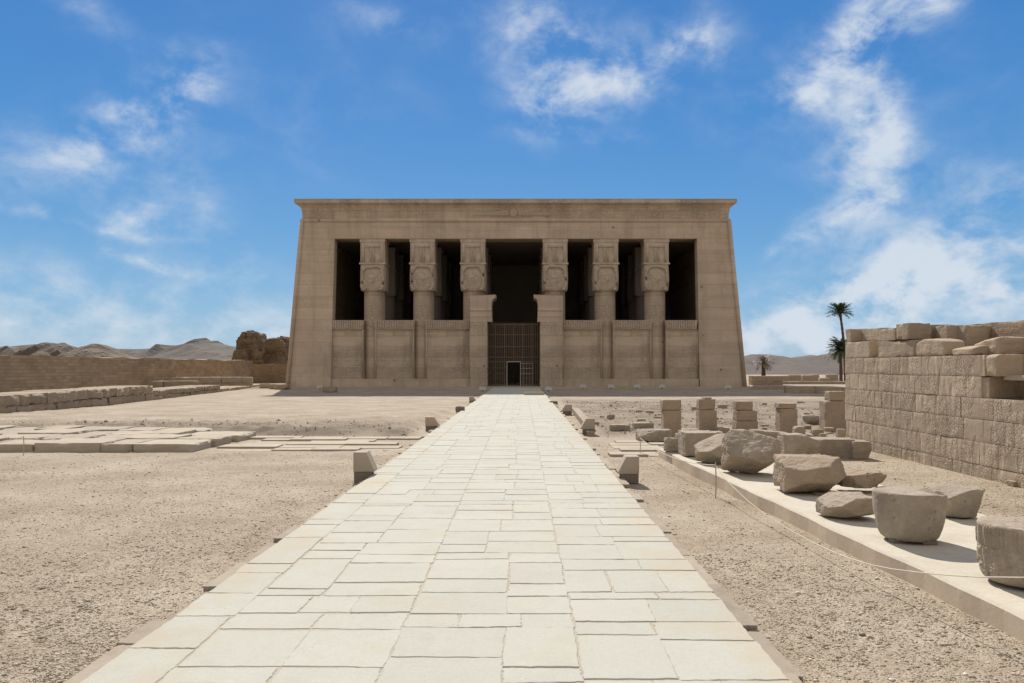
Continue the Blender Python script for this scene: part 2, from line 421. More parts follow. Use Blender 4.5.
M['plinth'] = stone_mat('plinth_plaster', (.535, .48, .375), (.59, .54, .44), (.45, .385, .295), scale=1.2, fine=30, bump=.3, dist=.01)
M['plinth_side'] = stone_mat('plinth_face', (.62, .495, .36), (.54, .43, .31), (.66, .56, .43), scale=1.6, fine=30, bump=.4, dist=.01)
M['dais'] = stone_mat('dais_stone', (.46, .395, .30), (.385, .32, .235), (.51, .45, .36), scale=1.3, fine=28, bump=.4, dist=.02, island=.08)
M['lowwall'] = stone_mat('low_wall_stone', (.38, .30, .21), (.31, .24, .165), (.44, .36, .265), scale=.7, fine=14, bump=.5, dist=.04, island=.12)
M['mudbrick'] = stone_mat('mud_brick', (.42, .32, .215), (.35, .26, .17), (.48, .375, .26), scale=.25, fine=7, bump=.6, dist=.05, joints=(.6, .22, 'y'), jmul=1.0)
M['mudbrick_x'] = stone_mat('mud_brick_cross', (.33, .235, .145), (.28, .195, .12), (.36, .27, .175), scale=.25, fine=7, bump=.6, dist=.05, joints=(.5, .24, 'x'))
M['hill_near'] = stone_mat('dark_gravel_hill', (.145, .12, .10), (.115, .095, .08), (.165, .138, .115), scale=.04, fine=1.2, bump=.7, dist=.8, strata=.25)
M['mudruin'] = stone_mat('eroded_mud_brick', (.23, .16, .10), (.165, .115, .072), (.29, .21, .135), scale=.35, fine=5, bump=.9, dist=.25, strata=.35)
M['cliff'] = stone_mat('desert_cliff', (.18, .14, .105), (.12, .095, .072), (.22, .175, .125), scale=.02, fine=.5, bump=.8, dist=3, strata=.3)
M['hill'] = stone_mat('desert_hill', (.125, .105, .09), (.10, .085, .072), (.145, .12, .10), scale=.01, fine=.25, bump=.8, dist=4, strata=.2)
M['gate'] = plain('brown_gate_metal', (.21, .15, .105), .7, .1)
M['frame'] = plain('pale_door_frame', (.42, .40, .36), .5)
M['lamp'] = stone_mat('lamp_housing', (.44, .37, .29), (.38, .315, .24), scale=3, fine=60, bump=.15, dist=.004)
M['lamp_dark'] = stone_mat('lamp_foot', (.25, .205, .16), (.19, .155, .12), scale=4, fine=50, bump=.3, dist=.006)
M['flood'] = plain('floodlight_housing', (.55, .53, .49), .5)
M['rope'] = plain('old_rope', (.62, .55, .43), .9)
M['stake'] = plain('thin_stake', (.45, .38, .28), .7)
M['trunk'] = stone_mat('palm_trunk', (.14, .095, .065), (.10, .07, .05), scale=3, fine=12, bump=.8, dist=.05)


def leaf_mat(name, a, b_):
    m, nt, b = mat_new(name); N = nt.nodes; L = nt.links
    g = N.new('ShaderNodeNewGeometry'); mx = N.new('ShaderNodeMix'); mx.data_type = 'RGBA'; L.new(g.outputs['Random Per Island'], mx.inputs['Factor'])
    mx.inputs['A'].default_value = (*a, 1); mx.inputs['B'].default_value = (*b_, 1); L.new(mx.outputs['Result'], b.inputs['Base Color']); b.inputs['Roughness'].default_value = .55
    return m
M['leaf'] = leaf_mat('palm_leaf', (.045, .065, .03), (.10, .125, .055))
M['leaf_dry'] = leaf_mat('dry_palm_leaf', (.16, .15, .09), (.23, .21, .13))


def ground_mat():
    m, nt, b = mat_new('gravel_ground'); N = nt.nodes; L = nt.links
    tc = N.new('ShaderNodeTexCoord'); ob = tc.outputs['Object']
    def noise(s, det=4, r=.6):
        n = N.new('ShaderNodeTexNoise'); n.inputs['Scale'].default_value = s; n.inputs['Detail'].default_value = det; n.inputs['Roughness'].default_value = r
        L.new(ob, n.inputs['Vector']); return n.outputs['Fac']
    def rmp(v, *st):
        n = N.new('ShaderNodeValToRGB'); L.new(v, n.inputs[0]); e = n.color_ramp.elements
        while len(e) < len(st): e.new(.5)
        for k, (p_, c) in enumerate(st): e[k].position = p_; e[k].color = (*c, 1)
        return n.outputs[0]
    def mx(mode, f, A, B):
        n = N.new('ShaderNodeMix'); n.data_type = 'RGBA'; n.blend_type = mode
        if isinstance(f, float): n.inputs['Factor'].default_value = f
        else: L.new(f, n.inputs['Factor'])
        L.new(A, n.inputs['A']); L.new(B, n.inputs['B']); return n.outputs['Result']
    base = rmp(noise(.55, 8, .68), (.34, (.33, .261, .18)), (.5, (.405, .335, .246)), (.66, (.478, .41, .313)))
    sp = rmp(noise(48, 3, .75), (.32, (.5, .48, .45)), (.5, (.95, .95, .95)), (.68, (1.3, 1.3, 1.3)))
    sp2 = rmp(noise(9, 8, .8), (.35, (.76, .74, .72)), (.55, (1.0, 1.0, 1.0)), (.7, (1.14, 1.14, 1.14)))
    col = mx('MULTIPLY', .75, base, sp); col = mx('MULTIPLY', .8, col, sp2)
    vo = N.new('ShaderNodeTexVoronoi'); vo.inputs['Scale'].default_value = 80; L.new(ob, vo.inputs['Vector'])
    vc = rmp(vo.outputs['Distance'], (.0, (1.18, 1.17, 1.15)), (.55, (.95, .95, .95)), (.9, (.55, .52, .5)))
    col = mx('MULTIPLY', .55, col, vc)
    # darker coarse gravel where the ground is banked (per-vertex amount)
    at = N.new('ShaderNodeAttribute'); at.attribute_name = 'coarse'
    dk = N.new('ShaderNodeRGB'); dk.outputs[0].default_value = (.20, .158, .115, 1)
    dkm = mx('MULTIPLY', .9, dk.outputs[0], sp)
    mm = N.new('ShaderNodeMath'); mm.operation = 'MULTIPLY'; L.new(at.outputs['Fac'], mm.inputs[0]); mm.inputs[1].default_value = .85
    col = mx('MIX', mm.outputs[0], col, dkm)
    L.new(col, b.inputs['Base Color']); b.inputs['Roughness'].default_value = .95
    a = N.new('ShaderNodeMath'); a.operation = 'ADD'; L.new(noise(55, 3, .75), a.inputs[0]); hn = N.new('ShaderNodeMath'); hn.operation = 'MULTIPLY'; L.new(noise(14, 5, .75), hn.inputs[0]); hn.inputs[1].default_value = .5; L.new(hn.outputs[0], a.inputs[1])
    a2 = N.new('ShaderNodeMath'); a2.operation = 'SUBTRACT'; L.new(a.outputs[0], a2.inputs[0]); L.new(vo.outputs['Distance'], a2.inputs[1])
    bp = N.new('ShaderNodeBump'); bp.inputs['Strength'].default_value = .55; bp.inputs['Distance'].default_value = .010
    L.new(a2.outputs[0], bp.inputs['Height']); L.new(bp.outputs[0], b.inputs['Normal'])
    return m
M['ground'] = ground_mat()


def pebble_mat():
    m, nt, b = mat_new('pebble'); N = nt.nodes; L = nt.links
    g = N.new('ShaderNodeNewGeometry'); r = N.new('ShaderNodeValToRGB'); L.new(g.outputs['Random Per Island'], r.inputs[0]); e = r.color_ramp.elements
    e[0].position = 0; e[0].color = (.255, .205, .14, 1); e[1].position = 1; e[1].color = (.66, .58, .47, 1)
    k = e.new(.35); k.color = (.365, .30, .212, 1); k = e.new(.8); k.color = (.455, .388, .285, 1)
    L.new(r.outputs[0], b.inputs['Base Color']); b.inputs['Roughness'].default_value = .9
    return m
M['pebble'] = pebble_mat()

# ------------------------------------------------------------ ground
PT = 0.12                                           # path top above the gravel
hp = H - PT
PX0, PX1 = -2.66 * hp / H, 1.63 * hp / H            # path edges
pa, pb = P(660, 458), P(1024, 644)                  # foot of the plinth's front face
def plinth_x(Y): return pa[0] + (pb[0] - pa[0]) * (Y - pa[1]) / (pb[1] - pa[1])
PZ = .19
WX = 4.2 * (H - PZ)                                 # face of the ruined wall, X


def sstep(a, b, x): t = np.clip((x - a) / (b - a), 0, 1); return t * t * (3 - 2 * t)


def ground_z(X, Y):
    X = np.asarray(X, float); Y = np.asarray(Y, float)
    p = np.stack([X, Y, np.zeros_like(X)], -1).reshape(-1, 3)
    n1 = fbm(p * .35, 4, 3).reshape(X.shape); n2 = fbm(p * 2.3, 4, 5).reshape(X.shape); n3 = fbm(p * 5.5, 4, 6, .7).reshape(X.shape)
    near = 1 - sstep(60, 140, np.abs(X) + np.abs(Y) * .5)
    z = near * (n1 * .03 + n2 * .014)
    left = 1 - sstep(-3.6, -2.9, X)
    bank_y = 22.3 + n1 * .5 + .04 * (X + 10)
    z = z + left * sstep(bank_y - .75, bank_y + .35, Y) * (1 - sstep(27, 40, Y)) * (.2 + .05 * n2 + .12 * n3 * (1 - sstep(24, 27, Y)))
    right = sstep(2.0, 2.6, X) * (1 - sstep(14, 17, X))
    z = z + right * sstep(23.0, 25, Y) * (1 - sstep(36, 44, Y)) * (.05 + .05 * n2 + .10 * n1 + .10 * n3)
    back = sstep(plinth_x(Y) + .6, plinth_x(Y) + 1.4, X) * (1 - sstep(17.5, 19, Y))
    z = z + back * (PZ - .03 - z * .6)
    inp = sstep(PX0 - .15, PX0 - .05, X) * (1 - sstep(PX1 + .05, PX1 + .15, X))
    z = z * (1 - inp) - .03 * inp
    return z


def coarse(X, Y):
    p = np.stack([X, Y, np.zeros_like(X)], -1).reshape(-1, 3)
    n = fbm(p * .9, 4, 21).reshape(X.shape)
    left = (1 - sstep(-3.4, -2.9, X)) * sstep(20.9, 21.5, Y) * (1 - sstep(23.1, 26, Y)) * 1.2
    right = sstep(2.0, 2.6, X) * sstep(21.0, 23.0, Y) * (1 - sstep(44, 50, Y)) * 1.0
    return np.clip((left + right) * (.75 + .8 * n), 0, 1)


def seg(*ks):
    out = []
    for a, b, s in ks: out += list(np.arange(a, b, s))
    return np.array(out + [ks[-1][1]])
gx = np.concatenate([-np.geomspace(4000, 40, 26), seg((-38, -14, .5), (-14, 12, .14), (12, 38, .5)), np.geomspace(40, 4000, 26)])
gy = np.concatenate([-np.geomspace(3000, 14, 16), seg((-12, 2, 1.), (2, 28, .12), (28, 48, .22), (48, 110, 1.0)), np.geomspace(114, 6000, 30)])
GX, GY = np.meshgrid(gx, gy, indexing='ij')
GZ = ground_z(GX, GY)
nx_, ny_ = GX.shape
vv = np.stack([GX, GY, GZ], -1).reshape(-1, 3)
ii = np.arange(nx_ * ny_).reshape(nx_, ny_)
ff = np.stack([ii[:-1, :-1], ii[1:, :-1], ii[1:, 1:], ii[:-1, 1:]], -1).reshape(-1, 4)
g = struct(obj('ground', vv, ff.tolist(), M['ground'], smooth=True))
at = g.data.attributes.new('coarse', 'FLOAT', 'POINT'); at.data.foreach_set('value', coarse(GX, GY).reshape(-1).astype(np.float32))

# ------------------------------------------------------------ stone path
YF = F * H / 21.0                                   # temple front
def slab_verts(x0, x1, y0, y1, z0, z1, seed):
    """one paving slab with soft, slightly crooked arrises"""
    r = random.Random(seed); j = lambda s: r.uniform(-s, s)
    b_ = .0035
    c = [(x0 + j(.012), y0 + j(.016)), (x1 + j(.012), y0 + j(.016)), (x1 + j(.012), y1 + j(.016)), (x0 + j(.012), y1 + j(.016))]
    # edges subdivided and wobbled
    ring = []
    for k in range(4):
        a, d = c[k], c[(k + 1) % 4]
        for t in (0, .06, .15, .25, .36, .48, .6, .7, .8, .88, .95):
            w = .002 if t == 0 else .0065
            ring.append((a[0] + (d[0] - a[0]) * t + j(w), a[1] + (d[1] - a[1]) * t + j(w)))
    mx_, my_ = (x0 + x1) / 2, (y0 + y1) / 2
    tx, ty, tz = j(.0022), j(.0022), j(.002)
    V = []
    for (px, py) in ring: V.append((px, py, z0))
    for (px, py) in ring: V.append((px, py, z1 - b_ + tx * (px - mx_) + ty * (py - my_) + tz))
    for (px, py) in ring:
        dx, dy = mx_ - px, my_ - py; l = math.hypot(dx, dy)
        V.append((px + dx / l * b_ * 1.6, py + dy / l * b_ * 1.6, z1 + tx * (px - mx_) + ty * (py - my_) + tz))
    n = len(ring); Fc = []
    for i in range(n):
        k = (i + 1) % n
        Fc += [(i, k, n + k, n + i), (n + i, n + k, 2 * n + k, 2 * n + i)]
    Fc.append(tuple(2 * n + i for i in range(n)))
    return V, Fc

mb = MB(); seed = 0
k_ = hp / H
edges = [PX0, -2.2 * k_, -.87 * k_, .38 * k_, PX1]
rnd = random.Random(3)
rows = [3.2]
pat = [.52, .66, .43, .70, .45, .55, .40, .62]
i = 0
while rows[-1] < YF - 3.5:
    rows.append(rows[-1] + pat[i % 8] * rnd.uniform(.78, 1.05) * (1 if rows[-1] < 30 else 1.25)); i += 1
for s in range(4):
    xa, xb = edges[s], edges[s + 1]; force = fstep = None
    ph_ = rnd.uniform(-.22, .22); rr = [y + ph_ * (1 if q_ % 5 else .2) + rnd.uniform(-.1, .1) for q_, y in enumerate(rows)]
    if s == 0: rr = [y for q, y in enumerate(rr) if q % 4 != 2]
    for q in range(len(rr) - 1):
        y0, y1 = rr[q], rr[q + 1]
        if s == 0: cuts = [xa, xb]
        else:
            cuts = [xa, xa + (xb - xa) * rnd.choice([.40, .47, .5, .55, .6]), xb] if rnd.random() < .7 else [xa, xa + (xb - xa) * rnd.uniform(.30, .37), xa + (xb - xa) * rnd.uniform(.62, .7), xb]
        # does the next row carry this joint on? its boundary is stepped there
        nstep = [0] * (len(cuts) - 1)
        carry = len(cuts) == 3 and s > 0 and rnd.random() < .5 and q < len(rr) - 2
        if carry: dd_ = rnd.choice([-1, 1]) * rnd.uniform(.07, .15); nstep = [dd_, -dd_ * .5]
        if force is not None: cuts = force; start = fstep; nstep = [0] * (len(cuts) - 1) if not carry or len(cuts) != 3 else nstep
        else: start = [0] * (len(cuts) - 1)
        if len(nstep) != len(cuts) - 1: nstep = [0] * (len(cuts) - 1)
        gap = .0055
        for k, (a, b_) in enumerate(zip(cuts[:-1], cuts[1:])):
            seed += 1
            yy0, yy1 = y0 + start[k] + rnd.uniform(0, .010), y1 + nstep[k] - rnd.uniform(0, .010)
            if yy1 - yy0 > .08: mb.add(*slab_verts(a + gap, b_ - gap, yy0 + gap, yy1 - gap, .02, PT, seed))
        if any(nstep): force, fstep = cuts, nstep
        else: force, fstep = None, None
struct(mb.build('path', M['slab']))
mb = MB(); mb.box(PX0 + .02, PX1 - .02, 2.0, YF - 3.2, -.05, PT - .0055)
struct(mb.build('path_bedding', M['joint']))
# narrow border stones either side
for (xa, xb, zt, sd) in ((PX0 - .15, PX0 - .012, PT - .055, 5), (PX1 + .012, PX1 + .15, PT - .06, 6)):
    mb = MB(); y = 3.0; r = random.Random(sd); s = sd * 1000
    while y < YF - 4:
        l = r.uniform(.45, 1.3); s += 1
        dx = r.uniform(-.03, .015)
        mb.add(*slab_verts(xa + dx, xb + dx, y + .006, y + l - .006, -.05, zt + r.uniform(-.045, .03), s)); y += l
    struct(mb.build('kerb', M['kerb']))

# shaded forecourt in front of the temple
mb = MB(); y = YF - 3.0
for (ya, yb, zt) in ((YF - 3.2, YF - 1.9, .05), (YF - 1.9, YF - .8, .11)):
    x = -24.0; s = int(ya * 100)
    while x < 21:
        l = random.uniform(1.2, 2.6); s += 1
        mb.add(*slab_verts(x, x + l - .02, ya, yb - .02, -.1, zt + random.uniform(-.02, .02), s)); x += l
mb.box(-24, 21, YF - .8, YF + 26, -.1, .13)
struct(mb.build('forecourt', M['dais']))

# ------------------------------------------------------------ temple
S = YF / F
FX = lambda px: (px - CX) * S
FZ = lambda py: H - (py - HZ) * S
def at_y(px, y): return (px - CX) * y / F           # world x of a bearing at distance y
LEAN = .03
def lean(mb):
    for v in mb.v: v[:, 1] += LEAN * np.clip(v[:, 2], 0, None)
    return mb
temple = thing('temple', (-.54, YF, 0), 'large sandstone temple with six head-topped columns and a dark central doorway', 'temple')
DEP = 24.0
zc = FZ(219.5); zl = FZ(238); zt = FZ(199)
mb = MB()
def sub_prism(poly, y0, y1): mb.prism(poly, y0, y1)
mb.prism([(FX(287), -.05), (FX(330.5), -.05), (FX(333.5), zl), (FX(333.5), zc), (FX(300.5), zc)], YF, YF + 1.1)
mb.prism([(FX(700), -.05), (FX(745.5), -.05), (FX(730.5), zc), (FX(698), zc), (FX(698), zl)], YF, YF + 1.1)
mb.box(FX(333.5), FX(698), YF, YF + 2.0, zl, zc)
lean(mb).build('facade', M['temple'], temple)
# side and back walls, roof, floor
mb = MB()
mb.prism([(FX(287) + .02, -.05), (FX(287) + 2.2, -.05), (FX(300.5) + 1.6, zc), (FX(300.5) + .02, zc)], YF + 1.1, YF + DEP)
mb.build('side_wall', M['temple'], temple)
mb = MB()
mb.prism([(FX(745.5) - 2.2, -.05), (FX(745.5) - .02, -.05), (FX(730.5) - .02, zc), (FX(730.5) - 1.6, zc)], YF + 1.1, YF + DEP)
mb.build('side_wall', M['temple'], temple)
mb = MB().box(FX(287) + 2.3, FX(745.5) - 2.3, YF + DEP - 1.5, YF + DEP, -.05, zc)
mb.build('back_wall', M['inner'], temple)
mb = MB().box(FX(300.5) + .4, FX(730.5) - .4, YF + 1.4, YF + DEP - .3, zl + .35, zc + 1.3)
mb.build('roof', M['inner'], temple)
# cavetto cornice with torus
prof = [(0, zc), (.01, zc + .4), (.04, zc + .8), (.11, zc + 1.1), (.27, zc + 1.33), (.56, zc + 1.47), (.60, zc + 1.5), (.60, zt), (-.3, zt)]
x0, x1, y0, y1 = FX(301), FX(730), YF + LEAN * zc + .02, YF + DEP
v = []; f = []
for o_, z in prof:
    v += [(x0 - o_, y0 - o_, z), (x1 + o_, y0 - o_, z), (x1 + o_, y1 + o_, z), (x0 - o_, y1 + o_, z)]
for a in range(len(prof) - 1):
    for k in range(4): f.append((a * 4 + k, a * 4 + (k + 1) % 4, a * 4 + 4 + (k + 1) % 4, a * 4 + 4 + k))
f.append(tuple(range(len(v) - 4, len(v))))
mb = MB(); mb.add(v, f)
corn = mb.build('cornice', M['temple_relief'], temple)
mb = MB(); r = .17
mb.tube([(x0 - .1, y0, zc), (x1 + .1, y0, zc)], r, 12)
mb.tube([(x0 - .02, y0, zc), (x0 - .02, y1, zc)], r, 12); mb.tube([(x1 + .02, y0, zc), (x1 + .02, y1, zc)], r, 12)
mb.tube([(FX(287.4), YF + .0, 0), (FX(300.7), YF + LEAN * zc, zc)], .2, 12); mb.tube([(FX(745), YF, 0), (FX(730.3), YF + LEAN * zc, zc)], .2, 12)
mb.build('torus_moulding', M['temple'], temple, smooth=True)
# winged disc in the cornice's middle
mb = MB(); cxd = FX(513.5)
for k in range(9):
    u = k / 8
    mb.prism([(cxd - .45 - 2.6 * u - .35, zc + .45), (cxd - .45 - 2.6 * u, zc + .4), (cxd - .45 - 2.6 * u, zc + .95 - .25 * u), (cxd - .45 - 2.6 * u - .35, zc + .9 - .25 * u)], y0 - .10, y0 + .1)
    mb.prism([(cxd + .45 + 2.6 * u, zc + .4), (cxd + .45 + 2.6 * u + .35, zc + .45), (cxd + .45 + 2.6 * u + .35, zc + .9 - .25 * u), (cxd + .45 + 2.6 * u, zc + .95 - .25 * u)], y0 - .10, y0 + .1)
mb.prism([(cxd + .36 * math.cos(a), zc + .68 + .36 * math.sin(a)) for a in np.linspace(0, 2 * math.pi, 20, endpoint=False)], y0 - .14, y0 + .1)
mb.build('winged_disc', M['temple'], corn)

# columns
zcap0, zcap1 = FZ(290), FZ(262.5)
def column(cx, cy, detail=True):
    w = 1.16
    mb = MB(); rb, rt = 1.0, .95
    pr = [(1.16, 0), (1.16, .35), (rb, .4)] + [(rb + (rt - rb) * t, .4 + (zcap0 - .4) * t) for t in np.linspace(0.02, 1, 14)]
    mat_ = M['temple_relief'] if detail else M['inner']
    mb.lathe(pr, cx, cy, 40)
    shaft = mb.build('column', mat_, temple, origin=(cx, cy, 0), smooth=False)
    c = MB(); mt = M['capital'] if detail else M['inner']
    # lower collar, head block with bulging wig sides, band, shrine block
    zs = np.linspace(0, 1, 13); rings = []
    for t in zs:
        zz = zcap0 + (zcap1 - .1 - zcap0) * t
        o_ = 1.13 + .05 * math.sin(math.pi * t) - .04 * (t < .04)
        rings.append((o_, zz))
    nn = 8
    V = []; Fc = []
    for o_, zz in rings:
        for k in range(4):
            c0 = [(-1, -1), (1, -1), (1, 1), (-1, 1)][k]; c1 = [(1, -1), (1, 1), (-1, 1), (-1, -1)][k]
            for m_ in range(nn):
                t = m_ / nn; x_ = c0[0] + (c1[0] - c0[0]) * t; y_ = c0[1] + (c1[1] - c0[1]) * t
                q = (abs(x_) ** 9 + abs(y_) ** 9) ** (1 / 9)
                V.append((cx + x_ / q * o_, cy + y_ / q * o_, zz))
    rn = 4 * nn
    for a in range(len(rings) - 1):
        for k in range(rn): Fc.append((a * rn + k, a * rn + (k + 1) % rn, (a + 1) * rn + (k + 1) % rn, (a + 1) * rn + k))
    Fc += [tuple(range(rn - 1, -1, -1)), tuple((len(rings) - 1) * rn + k for k in range(rn))]
    c.add(V, Fc)
    c.box(cx - 1.2, cx + 1.2, cy - 1.2, cy + 1.2, zcap1 - .1, zcap1 + .06)
    c.box(cx - 1.1, cx + 1.1, cy - 1.1, cy + 1.1, zcap1 + .06, zl - .28)
    c.box(cx - 1.16, cx + 1.16, cy - 1.16, cy + 1.16, zl - .28, zl + .02)
    cap = c.build('capital', mt, shaft)
    if detail:
        d = MB(); yf = cy - 1.1
        # shrine doorway and side pilasters on the upper block
        zz0 = zcap1 + .06; hh = zl - .28 - zz0
        d.box(cx - .98, cx - .72, yf - .07, yf + .02, zz0, zz0 + hh * .94); d.box(cx + .72, cx + .98, yf - .07, yf + .02, zz0, zz0 + hh * .94)
        d.box(cx - .72, cx + .72, yf - .05, yf + .02, zz0 + hh * .72, zz0 + hh * .94)
        d.box(cx - .2, cx - .1, yf - .08, yf + .02, zz0, zz0 + hh * .6); d.box(cx + .1, cx + .2, yf - .08, yf + .02, zz0, zz0 + hh * .6)
        # heavy wig framing the battered face
        cr = random.Random(int(cx * 100)); jj = lambda: cr.uniform(-.035, .035)
        pts = [(-.60, .0), (-.84, .03), (-.97, .16), (-.96 + jj(), .34), (-.95 + jj(), .52), (-.93 + jj(), .70), (-.80, .87 + jj()), (-.45, .96 + jj()), (0, .97 + jj()), (.45, .96 + jj()), (.80, .87 + jj()), (.93 + jj(), .70), (.95 + jj(), .52), (.96 + jj(), .34), (.97, .16), (.84, .03), (.60, .0)]
        hz = zcap1 - .1 - zcap0
        d.tube([(cx + a, cy - 1.2, zcap0 + .08 + b_ * (hz - .2)) for a, b_ in pts], [cr.uniform(.10, .19) for _ in pts], 8)
        d.build('wig', mt, cap, smooth=True)
        fm = MB(); Vs = []; Fs = []; nu, nv = 20, 12
        for iv in range(nv + 1):
            for iu in range(nu):
                a = 2 * math.pi * iu / nu; rr_ = iv / nv
                ca, sa = math.cos(a), math.sin(a); sq = (abs(ca) ** 5 + abs(sa) ** 5) ** .2; hx = .70 * rr_ * ca / sq * (1 - .42 * max(-sa, 0)); hz_ = .74 * rr_ * sa / sq
                Vs.append((hx, hz_, rr_))
        Vs = np.array(Vs); q = np.column_stack([cx + Vs[:, 0], cy - 1.17 - .07 * np.sqrt(np.clip(1 - Vs[:, 2] ** 2, 0, 1)), zcap0 + hz * .52 + Vs[:, 1] * .8])
        dsp = fbm(np.column_stack([Vs[:, 0] * 4, Vs[:, 1] * 4, np.full(len(Vs), cx)]), 3, int(abs(cx) * 7)) * .11
        q[:, 1] += dsp
        for iv in range(nv):
            for iu in range(nu): Fs.append((iv * nu + iu, iv * nu + (iu + 1) % nu, (iv + 1) * nu + (iu + 1) % nu, (iv + 1) * nu + iu))
        fm.add(q, Fs); fm.build('face', mt, cap, smooth=True)
    return shaft
CYC = YF + 1.62
colx = [372.3, 422.2, 472.8, 555.3, 606.2, 656.8]
for px in colx: column(at_y(px, CYC - 1.2), CYC)
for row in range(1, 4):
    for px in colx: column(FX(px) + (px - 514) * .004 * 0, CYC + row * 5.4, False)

# screen walls between the columns
YS = YF + .38
def screen(pa_, pb_, ca, cb):
    xa, xb = at_y(pa_, YS), at_y(pb_, YS)
    mb = MB(); z0, z1 = 0.1, FZ(329)
    mb.box(xa, xb, YS, YS + .9, z0, z1)
    p_ = mb.build('screen_wall', M['temple_relief'], temple, origin=((xa + xb) / 2, YS, 0))
    d = MB()
    for x in (xa + .1, xb - .1): d.tube([(x, YS - .02, .95), (x, YS - .02, z1 - .02)], .065, 8)
    d.tube([(xa + .1, YS - .02, z1 - .1), (xb - .1, YS - .02, z1 - .1)], .065, 8)
    d.build('moulding', M['temple'], p_, smooth=True)
    c = MB(); xa2, xb2 = at_y(ca, YS), at_y(cb, YS); zt_ = FZ(320)
    c.prism([(xa2 + .1, z1), (xb2 - .1, z1), (xb2, zt_), (xa2, zt_)], YS - .12, YS + .95)
    n = int((xb2 - xa2) / .22)
    for k in range(n):                                 # frieze of upright cobras
        x = xa2 + .12 + (xb2 - xa2 - .24) * (k + .5) / n
        c.box(x - .065, x + .065, YS - .2, YS - .1, z1 + .12, zt_ - .03)
    c.build('frieze', M['capital'], p_)
    return p_
for q in ((329.5, 363.8, 331.5, 363.8), (374.8, 414.3, 374, 415), (425.3, 471, 424.5, 471), (562, 602.2, 562, 603), (612.8, 651.5, 612, 652.3), (665.8, 699, 665, 697.5)): screen(*q)
mb = MB(); mb.box(FX(331), FX(487), YF + .1, YF + 1.2, -.02, FZ(379)); mb.box(FX(540), FX(699), YF + .1, YF + 1.2, -.02, FZ(379))
mb.build('plinth', M['temple'], temple)

# doorway: jambs with what is left of the lintel
def jamb(pa_, pb_, pc, sgn):
    mb = MB(); xa, xb = FX(pa_), FX(pb_); zj = FZ(320.5)
    mb.box(xa, xb, YF - .35, YF + 2.6, -.05, zj - .12)
    j_ = mb.build('door_jamb', M['temple_relief'], temple, origin=((xa + xb) / 2, YF, 0))
    d = MB(); inn = FX(pc); w0 = inn - sgn * 0.28
    outer = xa if sgn > 0 else xb
    z0 = zj - .12; z1 = FZ(295)
    xs = lambda a: (min(outer, a), max(outer, a))
    a, b_ = xs(w0 - sgn * .10); d.box(a, b_, YF - .32, YF + 2.4, z0, z0 + .42)
    a, b_ = xs(w0 - sgn * .13); d.box(a, b_, YF - .36, YF + 2.4, z0 + .44, z0 + .95)
    zb = z0 + .98
    pf = [(.06, zb), (.06, zb + .55), (.10, zb + .85), (.20, zb + 1.05), (.42, zb + 1.17), (.46, z1)]
    pts = [(outer, zb)] + [(w0 - sgn * .2 + sgn * o_, z) for o_, z in pf] + [(outer, z1 - .08)]
    if sgn < 0: pts = pts[::-1]
    d.prism(pts, YF - .42, YF + 2.4)
    d.build('lintel_stub', M['temple'], j_)
jamb(470.3, 487.3, 496.2, 1)
jamb(561.5, 540.2, 533.3, -1) if False else jamb(540.2, 562.5, 533.3, -1)

# metal lattice gate
YG = YF + 1.3
gx0, gx1 = at_y(486.5, YG), at_y(541, YG); gz0, gz1 = .13, FZ(322)
mb = MB(); dx0, dx1, dzt = at_y(507.3, YG), at_y(520.2, YG), FZ(362)
nb = 30
for k in range(nb + 1):
    x = gx0 + (gx1 - gx0) * k / nb; w = .028 if k % 5 else .045
    if dx0 - .02 < x < dx1 + .02: mb.box(x - w, x + w, YG, YG + .05, dzt, gz1)
    else: mb.box(x - w, x + w, YG, YG + .05, gz0, gz1)
for py in (324, 334.3, 346.5, 357, 361.8):
    mb.box(gx0, gx1, YG - .05, YG - .002, FZ(py) - .03, FZ(py) + .03)
for py in (368, 373.5, 379, 385):
    for a, b_ in ((gx0, dx0 - .1), (dx1 + .1, gx1)): mb.box(a, b_, YG - .05, YG - .002, FZ(py) - .022, FZ(py) + .022)
gate = mb.build('lattice_gate', M['gate'], temple, origin=((gx0 + gx1) / 2, YG, .13))
mb = MB()
mb.box(dx0 - .06, dx0, YG - .12, YG + .1, gz0, dzt); mb.box(dx1, dx1 + .06, YG - .12, YG + .1, gz0, dzt); mb.box(dx0 - .06, dx1 + .06, YG - .12, YG + .1, dzt, dzt + .07)
mb.build('door_frame', M['frame'], gate)
mb = MB()
xx = at_y(532, YG)
for k in range(4):
    x = dx1 + .06 + (xx - dx1) * (k + 1) / 4; mb.box(x - .012, x + .012, YG - .11, YG - .07, gz0, dzt - .05)
for py in (363.3, 368.5, 374): mb.box(dx1 + .07, xx + .08, YG - .14, YG - .112, FZ(py) - .015, FZ(py) + .015)
mb.build('side_panel', M['frame'], gate)
mb = MB(); mb.box(gx0 - .3, gx1 + .3, YF + .6, YF + 4, .0, .135 + .02); mb.build('threshold', M['dais'], temple)

